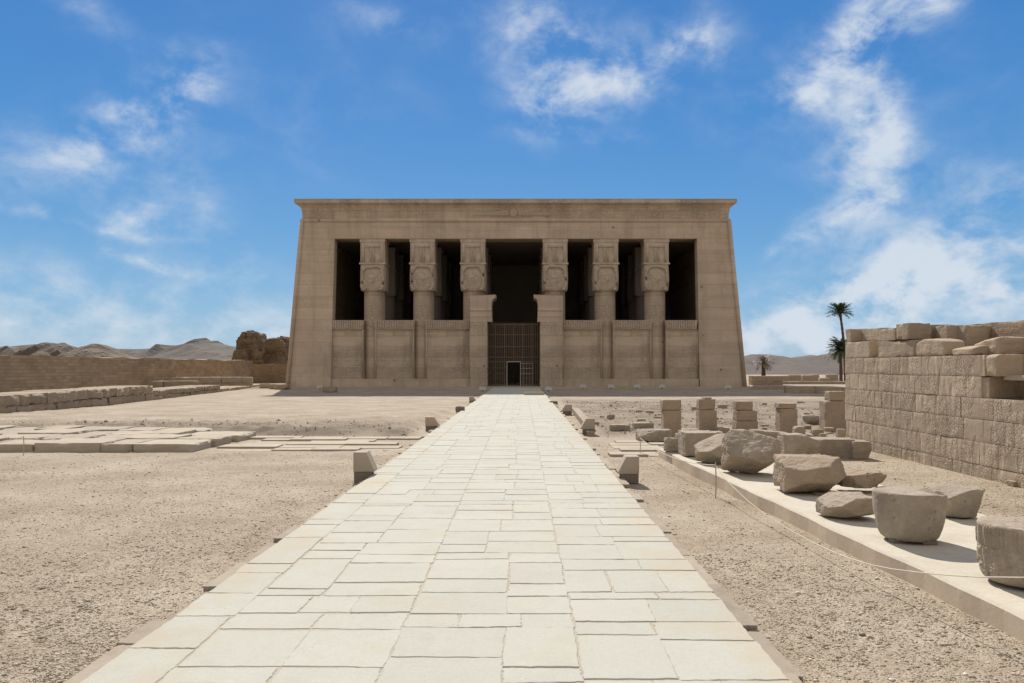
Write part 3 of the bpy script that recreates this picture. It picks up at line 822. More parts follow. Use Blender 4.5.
# floodlights along the temple foot
def floodlight(loc, label, sgn=0):
    t = thing('floodlight', loc, label, 'floodlight', 'floodlights along the foot of the temple')
    x, y, z = loc
    m_ = MB(); m_.tube([(x, y, z), (x, y, z + .12)], .05, 8); m_.build('foot', M['lamp_dark'], t)
    m_ = MB(); m_.prism([(x - .28, z + .1), (x + .28, z + .1), (x + .2, z + .34), (x - .2, z + .34)], y - .14, y + .16); m_.build('housing', M['flood'], t)
FL = [(320, 389.5, 'pale floodlight in front of the left corner pier of the temple'), (482.5, 391.3, 'pale floodlight left of the temple doorway beside the path end'),
      (548.5, 391.3, 'pale floodlight right of the temple doorway beside the path end'), (583, 388.7, 'pale floodlight below the first screen wall right of the doorway'),
      (611, 388.7, 'pale floodlight under the middle column right of the doorway'), (637, 388.7, 'pale floodlight below the middle screen wall right of the doorway'),
      (662, 388.7, 'pale floodlight under the outermost column right of the doorway'), (728, 389.3, 'pale floodlight in front of the right corner pier of the temple')]
for px, py, lb in FL:
    p_ = P(px, py, .11); p_[1] = min(p_[1], YF - 1.0); floodlight(((px - CX) / F * p_[1], p_[1], .11), lb)
# pale board lying at the path end
mb = MB(); a = P(524, 395.5, .09); b_ = P(544, 395.5, .09)
mb.box(a[0], b_[0], a[1], a[1] + .25, .06, .30)
tag(mb.build('step_block', M['dais'], origin=((a[0] + b_[0]) / 2, a[1], .06)), 'pale rectangular block standing in the shade at the far end of the path', 'stone block')

# ------------------------------------------------------------ bollard lamps beside the path
def bollard(x, y, side, label, h=.5, w=.30, z0=0.0, mat_='lamp'):
    """side = +1: the slanted cheek faces +x (path to the right)"""
    t = thing('path_lamp', (x, y, z0), label, 'path lamp', 'slant-sided lamps beside the stone path')
    m_ = MB(); b_ = h * .36
    q = [(-w * .48, z0), (w * .46, z0), (w * .46, z0 + b_), (-w * .48, z0 + b_)]
    q = [(x + side * a, c) for a, c in q]
    m_.prism(q if side > 0 else q[::-1], y - .12, y + .14); m_.build('foot', M['lamp_dark'], t)
    m_ = MB()
    q = [(-w * .5, z0 + b_ + .003), (w * .62, z0 + b_ + .003), (w * .64, z0 + b_ + .03), (w * .2, z0 + h), (-w * .5, z0 + h)]
    q = [(x + side * a, c) for a, c in q]
    m_.prism(q if side > 0 else q[::-1], y - .14, y + .16); m_.build('housing', M[mat_], t)
    return t
M['lamp_pink'] = stone_mat('weathered_lamp_housing', (.50, .37, .29), (.44, .32, .25), scale=3, fine=60, bump=.15, dist=.004)
bl = P(366, 483); bollard(bl[0] - .06, bl[1] + .15, 1, 'slanted stone path lamp nearest the camera left of the white path', .50)
bl = P(627, 482.5); bollard(bl[0] + .03, bl[1], -1, 'slanted stone path lamp on a dark foot right of the white path', .44)
bl = P(432, 432); bollard(bl[0] - .05, bl[1] + .4, 1, 'pinkish path lamp at the left edge of the path by the dark gravel bank', .42, .36, mat_='lamp_pink')
bl = P(584, 435); bollard(bl[0] + .12, bl[1], -1, 'path lamp at the near end of the long pale beam right of the path', .47, .34)
bl = P(474, 403); bollard(bl[0] - .1, bl[1], 1, 'farthest path lamp left of the path, just before the temple shadow', .35, .3)
bl = P(566, 415); bollard(bl[0] + .05, bl[1], -1, 'path lamp at the far end of the long pale beam right of the path', .42, .36)

# ------------------------------------------------------------ loose stones
def stone(name, label, cat, px, base_y, z, dims, mat, group=None, dy=0, parent=None, **kw):
    """px: bearing of its middle, base_y: picture row of its near foot -> distance"""
    Y = F * (H - z) / (base_y - HZ) + dims[1] / 2 + dy
    X = (px - CX) / F * (Y - dims[1] * .35)
    kw.setdefault('facets', 7 if kw.get('p', 26) < 20 else 4); kw.setdefault('fd', (1.06, 1.38))
    kw['p'] = max(kw.get('p', 26), 18) * 2.2; kw['n'] = int(kw.get('n', 18) * 1.9)
    kw['chip'] = kw.get('chip', .03) * 1.5; kw['freq'] = kw.get('freq', 4) * 1.7
    v, f = rock(dims, **kw)
    v = v + np.array([X, Y, z])
    return tag(obj(name, v, f, M[mat], origin=(X, Y, z), smooth=False), label, cat, group)


def chock(X, Y, z, w, h, label, seed=0):
    v, f = rock((w, w * .7, h), n=5, p=12, amp=.004, freq=9, seed=seed)
    tag(obj('support_stone', v + np.array([X, Y, z]), f, M['lamp_dark'], origin=(X, Y, z)), label, 'support stone', 'small dark stones propping up the carved blocks')

GR = 'carved stone fragments laid out on the plinth'
# plinth (low platform) carrying the fragments
yA, yB = pa[1] + .1, 1.2
mb = MB(); n = 60; V = []; Fc = []
ys = np.linspace(yA, yB, n)
for k, yy in enumerate(ys):
    xf = plinth_x(yy) + .012 * math.sin(yy * 2.1) + .008 * math.sin(yy * 5.7); xb = xf + (2.1 if yy < 12 else 2.1 - (yy - 12) * .18)
    V += [(xf - .01, yy, -.05), (xf, yy, PZ - .02), (xf + .025, yy, PZ), (xb, yy, PZ - .004), (xb, yy, -.05)]
for k in range(n - 1):
    for j in range(4):
        a = k * 5 + j; Fc.append((a + 5, a, a + 1, a + 6))
Fc += [(4, 3, 2, 1, 0)]
mb.add(V, Fc)
plo = mb.build('stone_plinth', M['plinth'], origin=(plinth_x(9) + 1, 9, 0))
plo.data.materials.append(M['plinth_side'])
for p_ in plo.data.polygons:
    if abs(p_.normal.x) > .9: p_.material_index = 1
tag(plo, 'long low pale plinth running along the gravel under the row of broken stones', 'plinth')

st = stone
st('stone_fragment', 'small rounded stone at the far tip of the plinth', 'stone', 671.5, 452.5, PZ, (.24, .28, .27), 'rock_grey', GR, seed=2, p=6, n=14, amp=.03)
st('stone_fragment', 'small brown upright stone beside the squared block at the plinth tip', 'stone', 682, 452.5, PZ, (.2, .35, .36), 'rock_warm', GR, seed=3, p=10, n=14, amp=.02)
st('stone_block', 'squared plain block with flat top near the far end of the plinth', 'stone block', 700, 457.5, PZ, (.62, .7, .46), 'rock_grey', GR, seed=4, p=40, n=18, amp=.012, cuts=((1, 0, -.5, 1.15),), chip=.05)
st('stone_fragment', 'wedge-shaped stone with a sloping rough top behind the thin stake', 'stone', 717, 466, PZ, (.62, .6, .5), 'rock', GR, seed=5, p=14, amp=.03, freq=3, cuts=((-.6, -.25, .95, .50), (.6, -.5, -.8, .95), (-.6, -.6, -.8, .95)), chip=.10)
st('stone_fragment', 'biggest tilted boulder with faceted undercut faces on the plinth', 'boulder', 758, 478.5, PZ, (.82, .8, .70), 'rock', GR, seed=6, n=26, p=16, amp=.04, freq=2.6,
   cuts=((-.5, -.5, -.9, .80), (.6, -.4, -.9, .88), (-.35, -.75, .8, .74), (.45, .1, 1, .97), (.8, -.6, .1, 1.02)), chip=.12)
st('stone_block', 'upright block with a flat pale left cheek behind the two big boulders', 'stone block', 802, 462, PZ, (.66, .5, .48), 'rock', GR, seed=7, n=20, p=22, amp=.02, cuts=((.7, 0, .9, 1.05), (-.2, -.9, .2, .98)), chip=.08)
st('stone_fragment', 'broad block with rough top and reddish lower edge midway along the plinth', 'stone block', 817, 495.5, PZ + .02, (.80, .72, .46), 'rock_warm', GR, seed=8, n=28, p=16, amp=.03, freq=3,
   cuts=((0, -.75, -.8, 1.05), (.8, -.4, -.6, 1.1), (-.75, -.75, 0, 1.12), (.5, -.7, .4, 1.12), (-.3, -.5, 1, 1.02)), chip=.1)
st('stone_fragment', 'flat-topped broken slab with ochre underside behind the low boulder', 'stone slab', 866, 489, PZ + .07, (.60, .5, .21), 'rock_warm', GR, seed=9, n=22, p=14, amp=.03, freq=3.5, cuts=((.8, -.5, -.3, 1.0), (-.3, -.2, 1, 1.05)), chip=.14, facets=6)
st('stone_fragment', 'low boulder with a sloping left end beside the big round drum', 'boulder', 853, 521, PZ + .015, (.52, .5, .24), 'rock', GR, seed=10, n=20, p=16, amp=.02, freq=4, cuts=((-.8, -.2, .7, .85), (-.6, -.7, -.4, .95), (.2, -.5, -.9, 1.05)), chip=.06)
st('stone_fragment', 'squat notched stone behind the big round drum', 'stone', 962, 519, PZ + .012, (.40, .42, .33), 'rock_grey', GR, seed=12, n=22, p=12, amp=.015, taper=.12, cuts=((-.5, -.2, 1, 1.0),), chip=.05)


def drum(name, label, px, base_y, z, rad, h, mat, taper=.12, seed=0, flutes=False, cut=None):
    Y = F * (H - z) / (base_y - HZ) + rad * .93; X = (px - CX) / F * Y
    n, m_ = 160, 46
    th = np.linspace(0, 2 * np.pi, n, endpoint=False); V = []
    prof = []
    for k in range(m_):
        t = k / (m_ - 1); rr_ = rad * (1 - taper * (1 - t) ** 2.2)
        rr_ *= 1 - .10 * math.exp(-t / .045) - .035 * math.exp(-(1 - t) / .018)
        prof.append((rr_, t * h))
    for q in np.linspace(.93, 0.0, 16): prof.append((rad * q, h * 1.0))
    prof = np.array(prof); K = len(prof)
    Rr = np.repeat(prof[:, 0:1], n, 1); Zz = np.repeat(prof[:, 1:2], n, 1); T = np.repeat(th[None], K, 0)
    p3 = np.stack([Rr * np.cos(T), Rr * np.sin(T), Zz], -1).reshape(-1, 3)
    d = fbm(p3 * 5 + seed * 7, 5, seed, .6).reshape(K, n); c2 = fbm(p3 * 3.1 + seed * 3 + 40, 4, seed + 4).reshape(K, n)
    side = np.arange(K)[:, None] < m_
    Rr = Rr + np.where(side, d * .012 - np.maximum(c2 - .25, 0) * .07 * (1 - Zz / h + .15), 0)
    if flutes:
        fl = np.sin(T * 70) * .005 * ((Zz / h > .62) & (Zz / h < .95)); Rr = Rr + np.where(side, fl, 0)
        carve = fbm(np.stack([T * 9, Zz * 14, T * 0], -1).reshape(-1, 3), 3, 8).reshape(K, n)
        Rr = Rr + np.where(side & (Zz / h > .12) & (Zz / h < .58), np.round(carve * 2.5) * .008, 0)
        Rr = Rr + np.where(side & (np.abs(Zz / h - .6) < .01), -.005, 0)
    Zt = Zz + np.where(side, 0, d * .018) - np.maximum(c2 - .12, 0) * .10 * (Zz / h > .9) * (Rr / rad)
    if cut is not None:
        a0, wd, dp = cut; dd = np.angle(np.exp(1j * (T - a0))); Zt = Zt - dp * np.exp(-(dd / wd) ** 2) * (Zz / h > .985) * np.clip((Rr / rad - .3) / .7, 0, 1)
    v = np.stack([Rr * np.cos(T) + X, Rr * np.sin(T) + Y, Zt + z], -1).reshape(-1, 3)
    f = []
    for k in range(K - 1):
        for q in range(n): f.append((k * n + q, k * n + (q + 1) % n, (k + 1) * n + (q + 1) % n, (k + 1) * n + q))
    f.append(tuple(range(n - 1, -1, -1)))
    return tag(obj(name, v, f, M[mat], origin=(X, Y, z)), label, 'column drum', GR), X, Y
_, jx, jy = drum('column_drum', 'big plain round column drum casting a long shadow on the plinth', 909, 544, PZ + .03, .335, .46, 'rock_grey', .2, 3, cut=(-.15, .5, .06))
_, lx, ly = drum('column_drum', 'round drum with fluting and carved signs cut by the right edge of the photo', 1029, 592, PZ + .03, .36, .45, 'rock', .08, 5, True, cut=(-.9, .5, .09))
for (dx, dy, lb) in ((.1, -.18, 'dark chock under the right side of the plain round drum'), (-.16, -.1, 'dark chock under the left side of the plain round drum')):
    chock(jx + dx, jy + dy, PZ, .14, .035, lb, 3)
chock(lx - .02, ly - .22, PZ, .16, .035, 'dark chock under the fluted drum at the right edge', 4)
for (px, py, w, h_, lb) in ((800, 493, .2, .03, 'dark chock under the left of the broad block with the rough top'), (826, 496.5, .22, .03, 'dark chock under the right of the broad block with the rough top'),
                            (862, 488, .25, .08, 'dark prop under the flat broken slab with ochre underside'), (842, 519, .16, .025, 'dark chock under the low boulder with a sloping end')):
    c_ = P(px, py, PZ); chock(c_[0], c_[1] + .16, PZ, w, h_, lb, int(px))

# further back, left of and behind the plinth
GB = 'broken stones scattered behind the plinth'
st('stone_slab', 'thin flat slab, left one of the pair lying on the gravel beyond the stone paving', 'stone slab', 620, 431, .02, (.60, .4, .17), 'rock_grey', GB, seed=21, p=20, n=14, amp=.02, chip=.05)
st('stone_slab', 'thin flat slab, right one of the pair lying on the gravel beyond the stone paving', 'stone slab', 643.5, 430, .02, (.58, .4, .20), 'rock_grey', GB, seed=22, p=20, n=14, amp=.02, chip=.05, rot=.1)
st('stone_block', 'long rounded block lying left of the nearest stub pillar', 'stone block', 655, 442.5, .0, (.86, .5, .3), 'rock_grey', GB, seed=23, p=9, n=18, amp=.03, cuts=((-.7, -.4, .6, .95),), chip=.08)
st('stone_fragment', 'round grey rock on the rough gravel right of the path', 'rock', 611, 419.5, .03, (.28, .25, .17), 'rock_grey', GB, seed=24, p=5, n=12, amp=.03)
st('stone_fragment', 'tiny dark rock left of the round grey rock on the rough gravel', 'rock', 602, 418, .03, (.16, .14, .08), 'rock_grey', GB, seed=25, p=5, n=8, amp=.02)
st('stone_fragment', 'small pale stone beside the path lamp at the beam', 'rock', 591, 436.5, .0, (.22, .2, .14), 'rock', GB, seed=26, p=7, n=10, amp=.02)
st('stone_fragment', 'small brown stone just behind the second stub pillar', 'rock', 723, 408.5, .03, (.4, .3, .16), 'rock_grey', GB, seed=27, p=8, n=10, amp=.03)
st('stone_slab', 'long low slab lying behind the squared block on the plinth', 'stone slab', 705, 440.5, .08, (.95, .5, .20), 'rock', GB, seed=28, p=20, n=14, amp=.015, chip=.05)
st('stone_slab', 'flat slab on the ground between the first and second stub pillars', 'stone slab', 690, 434, .05, (.52, .4, .12), 'rock', GB, seed=29, p=14, n=12, amp=.02, chip=.04)
st('stone_slab', 'flat slab on the ground right of the second stub pillar', 'stone slab', 724, 434, .05, (.36, .4, .16), 'rock', GB, seed=30, p=14, n=12, amp=.02, chip=.04)
st('stone_slab', 'rough sloping slab behind the biggest tilted boulder', 'stone slab', 772, 442, .1, (.9, .6, .2), 'rock', GB, seed=31, p=12, n=16, amp=.03, chip=.08, roty=.1)
st('stone_fragment', 'small square stone at the foot of the fourth stub pillar', 'stone', 800, 436, .05, (.26, .3, .24), 'rock', GB, seed=32, p=14, n=12, amp=.02, chip=.05)
st('stone_beam', 'long squared beam with flat top lying against the ruined wall', 'stone beam', 828, 459, PZ - .04, (.98, .55, .37), 'rock_grey', GB, seed=33, p=40, n=20, amp=.008, chip=.04, rot=-.05)
st('stone_block', 'dark short block wedged between the long beam and the ruined wall', 'stone block', 861, 460, PZ - .04, (.34, .5, .34), 'rock_grey', GB, seed=34, p=20, n=14, amp=.02, chip=.06)
st('stone_fragment', 'small rounded headstone-like stone before the stub pillar by the wall', 'stone', 842.5, 440, .1, (.22, .2, .26), 'rock_warm', GB, seed=35, p=6, n=12, amp=.01)
st('stone_fragment', 'small dark lump lying at the foot of the ruined wall', 'rock', 1021, 487, PZ - .03, (.24, .2, .07), 'rock_warm', GB, seed=36, p=6, n=10, amp=.02)
# small rubble lying about
rr = random.Random(77)
for k in range(26):
    zone = k % 3
    if zone == 0: px, py, z_ = rr.uniform(590, 660), rr.uniform(409, 428), .04
    elif zone == 1: px, py, z_ = rr.uniform(690, 830), rr.uniform(428, 437), .06
    else: px, py, z_ = rr.uniform(690, 820), rr.uniform(404, 424), .05
    lb, gp = [('small broken stone on the rough gravel between the path and the first stub pillar', 'rubble right of the path'), ('small broken stone among the feet of the stub pillars', 'rubble among the stub pillars'),
              ('small broken stone on the open gravel behind the stub pillars', 'rubble behind the stub pillars')][zone]
    w_ = rr.uniform(.10, .30); st('stone_fragment', lb, 'stone', px, py, z_ - .03, (w_, w_ * rr.uniform(.7, 1), w_ * rr.uniform(.35, .6)), rr.choice(['rock', 'rock_grey', 'rock_warm']), gp, seed=300 + k, p=8, n=6, amp=.02, chip=.03)
# half basin
bb = P(815.5, 426); t_ = MB()
Y0 = bb[1]; rr_ = .32
pr = [(.02, .02), (.13, .0), (.22, .06), (.29, .17), (rr_, .30), (rr_ - .03, .335), (rr_ - .06, .31), (.2, .14), (.06, .09)]
t_.lathe([(a, z) for a, z in pr], bb[0], Y0 + .3, 36)
tag(t_.build('stone_basin', M['rock_grey'], origin=(bb[0], Y0 + .3, 0), smooth=True), 'round grey stone basin standing between the last two stub pillars', 'basin')
# long beam beside the path
a = P(569, 410, .1); b_ = P(582, 428, .1)
v, f = rock((.26, a[1] - b_[1], .2), n=16, p=40, amp=.012, seed=41, chip=.05)
c_, s_ = (a + b_) / 2, math.atan2(-(a[0] - b_[0]), a[1] - b_[1])
v = np.column_stack([v[:, 0] * math.cos(s_) - v[:, 1] * math.sin(s_), v[:, 0] * math.sin(s_) + v[:, 1] * math.cos(s_), v[:, 2]])
tag(obj('stone_beam', v + np.array([c_[0] + .25, c_[1], 0]), f, M['rock'], origin=(c_[0] + .25, c_[1], 0)), 'long pale stone beam lying parallel to the path between two lamps', 'stone beam')
# rocks along the left path edge
st('stone_fragment', 'dark rough rock at the left edge of the path beyond the pinkish lamp', 'rock', 460, 413, .02, (.36, .3, .26), 'lamp_dark', None, seed=42, p=6, n=10, amp=.04)
st('stone_fragment', 'small dark rock at the right edge of the path near its far end', 'rock', 553.5, 404.5, .02, (.4, .3, .16), 'lamp_dark', None, seed=43, p=6, n=10, amp=.04)

# stub pillars: stacked weathered blocks
GP = 'row of stub pillars built of stacked blocks'
def stub(label, Y, blocks, mat='rock_warm', seed=0):
    """blocks: (x0, x1, ytop, ybottom) rows in the picture, at distance Y"""
    cxp = sum(b[0] + b[1] for b in blocks) / 2 / len(blocks)
    t = thing('stub_pillar', ((cxp - CX) / F * Y, Y, 0), label, 'stub pillar', GP)
    for k, (xa, xb, yt, yb) in enumerate(blocks):
        A = At(xa, yt, Y); B = At(xb, yb, Y)
        w = B[0] - A[0]; z1, z0 = A[2], max(B[2], -.05)
        v, f = rock((w, min(max(w * .9, .42), .55), z1 - z0 - .006), n=14, p=34, amp=.014, freq=5, seed=seed * 10 + k, chip=.05)
        v = v + np.array([(A[0] + B[0]) / 2, Y + .25, z0 + .003])
        obj('block', v, f, M[mat], t)
stub('two-block stub pillar nearest the path, with a square cap block', 21.6, [(663, 681.5, 400, 410.3), (664, 682, 410.3, 438)], 'rock_warm', 1)
stub('tapering stub pillar with a small loose stone on its top, second from the path', 22.6, [(705, 712, 397.5, 399.5), (699.5, 716, 399.3, 410.3), (699.5, 717.5, 410.3, 435)], 'rock_warm', 2)
stub('three-course stub pillar with a narrower cap block, third from the path', 22.6, [(737, 753.5, 401.5, 410.5), (737, 757.5, 410.7, 421.3), (736.5, 758, 421.3, 435.5)], 'rock_warm', 3)
stub('stub pillar with a thin dark cap slab, fourth from the path', 22.8, [(779.5, 797, 403.5, 408.6), (780.5, 798, 408.8, 434)], 'rock_warm', 4)
stub('tallest stub pillar standing against the end of the ruined wall', 23.5, [(830, 847, 391.5, 401), (825.5, 848, 401.2, 434)], 'rock_warm', 5)

# flush old paving left and right of the path
def paving(name, x0, x1, y0, y1, zt, seed, mat='dais', lw=(.7, 1.5), ld=(.5, .9), skip=.12, ragged=.3):
    r = random.Random(seed); mb = MB(); y = y0; s = seed * 999
    while y < y1:
        d = r.uniform(*ld); x = x0 + r.uniform(-ragged, ragged)
        while x < x1 + r.uniform(-ragged, ragged):
            l = r.uniform(*lw); s += 1
            if r.random() > skip: mb.add(*slab_verts(x + .012, x + l - .012, y + .012 + r.uniform(0, .05), y + d - .012, -.1, zt + r.uniform(-.035, .015), s))
            x += l
        y += d
    return mb.build(name, M[mat])
a = P(192, 452, .05); b_ = P(410, 438.5, .05)
struct(paving('paving', -6.9, -3.7, 18.0, 21.0, .045, 3, ld=(.4, .8), skip=.05, ragged=.45))
struct(paving('paving', 2.1, 3.6, 16.9, 20.6, .04, 4, ld=(.4, .8), skip=.05))

# raised stone dais at the left
t_ = MB(); r = random.Random(12); s = 7000
y = 17.75; rowsd = [1.25, 1.2, 1.35, 1.3]; ends = [-7.3, -7.25, -7.15, -8.6]
for k, d in enumerate(rowsd):
    x = ends[k] + r.uniform(-.05, .05); first = True
    while x > -26:
        l = r.uniform(.7, 1.7); s += 1
        yy0 = y + (r.uniform(-.06, .08) if k == 0 else 0)
        hh = .205 + r.uniform(-.035, .03)
        v, f = rock((l - .02, d - .015 + (y - yy0), hh + .1), n=20, p=40, amp=.028, freq=2.6, seed=s, chip=.2)
        t_.add(v + np.array([x - l / 2, (yy0 + y + d) / 2, -.1]), f); x -= l
    y += d
tag(t_.build('stone_dais', M['dais'], origin=(-12, 20, 0)), 'low raised dais of pale paving slabs left of the path', 'stone platform')

# low block wall and steps further left
def block_wall(mb, A, B, zs, th, lens, seed, n=6, amp=.03, chip=.1, jit=.012):
    """courses of weathered blocks from point A to B (xy)"""
    r = random.Random(seed); A = np.array(A[:2], float); B = np.array(B[:2], float); L_ = np.linalg.norm(B - A); u = (B - A) / L_
    ang = math.atan2(u[1], u[0]); nn = np.array([-u[1], u[0]])
    for k in range(len(zs) - 1):
        x = -r.uniform(0, lens[0]); j = 0
        while x < L_:
            l = r.uniform(*lens); x0 = max(x, 0); x1 = min(x + l, L_); x += l
            if x1 - x0 < .08: continue
            s = seed * 100 + k * 37 + j; j += 1
            v, f = rock((x1 - x0 - .004, th, zs[k + 1] - zs[k] - .004), n=n, p=130, amp=amp, freq=3.5, seed=s % 9973, chip=chip, rot=0)
            c_, s_ = math.cos(ang), math.sin(ang)
            v = np.column_stack([v[:, 0] * c_ - v[:, 1] * s_, v[:, 0] * s_ + v[:, 1] * c_, v[:, 2]])
            ctr = A + u * (x0 + x1) / 2 + nn * (th / 2 + r.uniform(-jit, jit))
            mb.add(v + np.array([ctr[0], ctr[1], zs[k] + .005]), f)
lw0 = P(-60, 418.5); lw1 = P(236, 387.2)
mb = MB(); lwp = lambda t: lw0 + (lw1 - lw0) * t
block_wall(mb, lwp(.36), lwp(0), [-.1, .38, .82], 2.2, (1.0, 2.4), 11, n=12, amp=.06, chip=.3)
block_wall(mb, lwp(.68), lwp(.36), [-.1, .2, .52], 2.2, (1.0, 2.4), 14, n=12, amp=.06, chip=.3)
block_wall(mb, lwp(1), lwp(.68), [-.1, .22], 2.2, (1.0, 2.4), 15, n=12, amp=.06, chip=.3)
tag(mb.build('low_stone_wall', M['lowwall'], origin=(lw1[0], lw1[1], 0)), 'long low two-course block wall receding along the left side', 'low wall')
mb = MB(); A = At(250, 385, 70); B = At(137, 385, 66)
A2 = np.array([at_y(252, 72), 72]); B2 = np.array([at_y(158, 70), 70])
block_wall(mb, B2, A2, [-.1, .45, .98], 1.6, (1.6, 3.2), 12, n=8, amp=.05, chip=.15)
tag(mb.build('stone_footing', M['lowwall'], origin=(at_y(205, 69), 69, 0)), 'higher two-course remains of stone footing before the mud-brick wall', 'ruined wall'); mb = MB()
B3 = np.array([at_y(135, 66), 66]); A3 = np.array([at_y(196, 67), 67])
block_wall(mb, B3, A3, [-.1, .72], 1.6, (1.6, 3.0), 13, n=8, amp=.05, chip=.15)
tag(mb.build('stone_footing', M['lowwall'], origin=(at_y(165, 67), 67, 0)), 'lower single-course stone footing stepping down left of the higher footing', 'ruined wall')

# mud-brick enclosure wall
def mud_wall(name, pts, h, th, mat, seed):
    """pts: plan polyline; uneven top"""
    V = []; Fc = []; pts = [np.array(p[:2], float) for p in pts]
    out = []
    for a, b_ in zip(pts[:-1], pts[1:]):
        L_ = np.linalg.norm(b_ - a); n = max(int(L_ / .6), 2)
        for k in range(n): out.append(a + (b_ - a) * k / n)
    out.append(pts[-1]); out = np.array(out)
    tn = np.gradient(out, axis=0); tn /= np.linalg.norm(tn, axis=1)[:, None]; nm = np.column_stack([-tn[:, 1], tn[:, 0]])
    hz = h + fbm(np.column_stack([out * .5, np.zeros(len(out))]), 4, seed) * .10
    lv = 6
    for k in range(len(out)):
        for side in (1, -1):
            for q in range(lv):
                t = q / (lv - 1); o_ = out[k] + nm[k] * side * th / 2 * (1 - .12 * t)
                V.append((o_[0], o_[1], -.1 + (hz[k] + .1) * t))
    V = np.array(V); dn = fbm(V * .9, 4, seed + 3) * .05
    V[:, 0] += dn; V[:, 1] += dn * .6
    w = 2 * lv
    for k in range(len(out) - 1):
        for q in range(lv - 1):
            a = k * w + q; Fc.append((a, a + 1, a + w + 1, a + w)); a = k * w + lv + q; Fc.append((a + 1, a, a + w, a + w + 1))
        Fc.append((k * w + lv - 1, k * w + 2 * lv - 1, (k + 1) * w + 2 * lv - 1, (k + 1) * w + lv - 1))
    e = (len(out) - 1) * w
    Fc.append(tuple(list(range(lv)) + list(range(2 * lv - 1, lv - 1, -1)))); Fc.append(tuple([e + q for q in range(lv - 1, -1, -1)] + [e + lv + q for q in range(lv)]))
    return obj(name, V, Fc, M[mat], origin=(out[0][0], out[0][1], 0))
tag(mud_wall('mud_brick_wall', [(-31.5, 25), (-32, 93)], 2.62, 1.6, 'mudbrick', 3), 'long brown mud-brick enclosure wall on the left', 'brick wall')
tag(mud_wall('mud_brick_wall', [(-32.5, 95), (-26.2, 95)], 2.25, 1.4, 'mudbrick_x', 4), 'short ochre mud-brick cross wall beside the left corner of the temple', 'brick wall')

# mud-brick ruin behind
YR = 118.0
mb = MB()
for (px0, px1, pyt, dY, cuts, sd) in ((234, 262, 336, 0, ((-.8, 0, .75, 1.0), (.7, 0, .9, 1.15)), 3), (250, 284, 341.5, 1.5, ((.5, 0, .9, 1.2),), 4), (229, 250, 350, -1.5, ((-.8, 0, .7, 1.0),), 5), (275, 292, 339, 3, ((-.4, 0, .9, 1.25),), 6), (237, 250, 334, 1, ((-.5, 0, .9, 1.05),), 8)):
    A = At(px0, pyt, YR + dY); B = At(px1, 385, YR + dY)
    v, f = rock((B[0] - A[0], 7, A[2] + .3), n=44, p=22, amp=1.1, freq=.6, seed=sd, cuts=cuts, chip=2.2, facets=9)
    mb.add(v + np.array([(A[0] + B[0]) / 2, YR + dY + 3.5, -.3]), f)
tag(mb.build('mud_brick_ruin', M['mudruin'], origin=(at_y(258, YR), YR, 0)), 'tall eroded dark brown mud-brick ruin left of the temple', 'ruin')

# ------------------------------------------------------------ ruined carved wall at the right
zsW = [.0, .36, .72, 1.075, 1.41, 1.75, 2.09, 2.44]
yE = F * WX / (845 - CX)                            # its far end
yx = lambda px: F * WX / (px - CX)                  # distance at which a bearing meets the face
yxi = lambda px, i: F * (WX + i) / (px - CX)
wall = thing('ruined_wall', (WX, yE, 0), 'ruined sandstone wall of carved blocks on the right, broken into steps at the top', 'ruined wall')
mb = MB()
def wrow(k, px_end, px_start=845, seed=0, inset=0.0, lens=(.42, .95), nb=8):
    # runs from far end towards the camera; face at X=WX looks to -X
    block_wall(mb, (WX + inset, yx(px_end)), (WX + inset, yx(px_start)), [zsW[k], zsW[k + 1]], -1.0, lens, 200 + k * 7 + seed, n=nb, amp=.007, chip=.014, jit=.003)
wrow(0, 1500); wrow(1, 1500, seed=1); wrow(2, 1500, seed=2); wrow(3, 1500, seed=3)
wrow(4, 981, seed=4); wrow(5, 985, seed=5)
mb.build('wall', M['ruin'], wall)
mb = MB(); mb.box(WX + .12, WX + .9, yx(1500), yE - .06, -.1, 1.38); mb.box(WX + .12, WX + .9, yx(975), yE - .06, 1.3, 2.0)
mb.build('core', M['ruin_plain'], wall)
# upper courses left standing
mb = MB()
def wblk(mb, pa_, pb_, z0, z1, inset=0, th=.8, seed=1, chip=.09, n=12):
    ya, yb = yxi(pb_, inset), yxi(pa_, inset)
    v, f = rock((th, yb - ya - .012, z1 - z0 - .008), n=n, p=80, amp=.012, freq=4, seed=seed, chip=chip)
    mb.add(v + np.array([WX + inset + th / 2, (ya + yb) / 2, z0 + .004]), f)
wblk(mb, 845, 869.5, 2.09, 2.44, 0, .45, 1); wblk(mb, 877.5, 914, 2.09, 2.41, 0, .45, 2); wblk(mb, 866, 882, 2.09, 2.43, .22, .4, 3)
wblk(mb, 845, 850.5, 2.44, 2.74, 0, .6, 5); wblk(mb, 851, 880, 2.44, 2.72, .25, .5, 6); wblk(mb, 878.5, 895, 2.41, 2.66, 0, .4, 7); wblk(mb, 895.5, 908.5, 2.41, 2.72, -.02, .42, 8)
wblk(mb, 905, 931, 2.05, 2.70, .5, .5, 9); wblk(mb, 931, 947, 2.05, 2.66, .55, .5, 10); wblk(mb, 947, 966, 2.05, 2.65, .75, .5, 11)
mb.build('upper_course', M['ruin_plain'], wall)
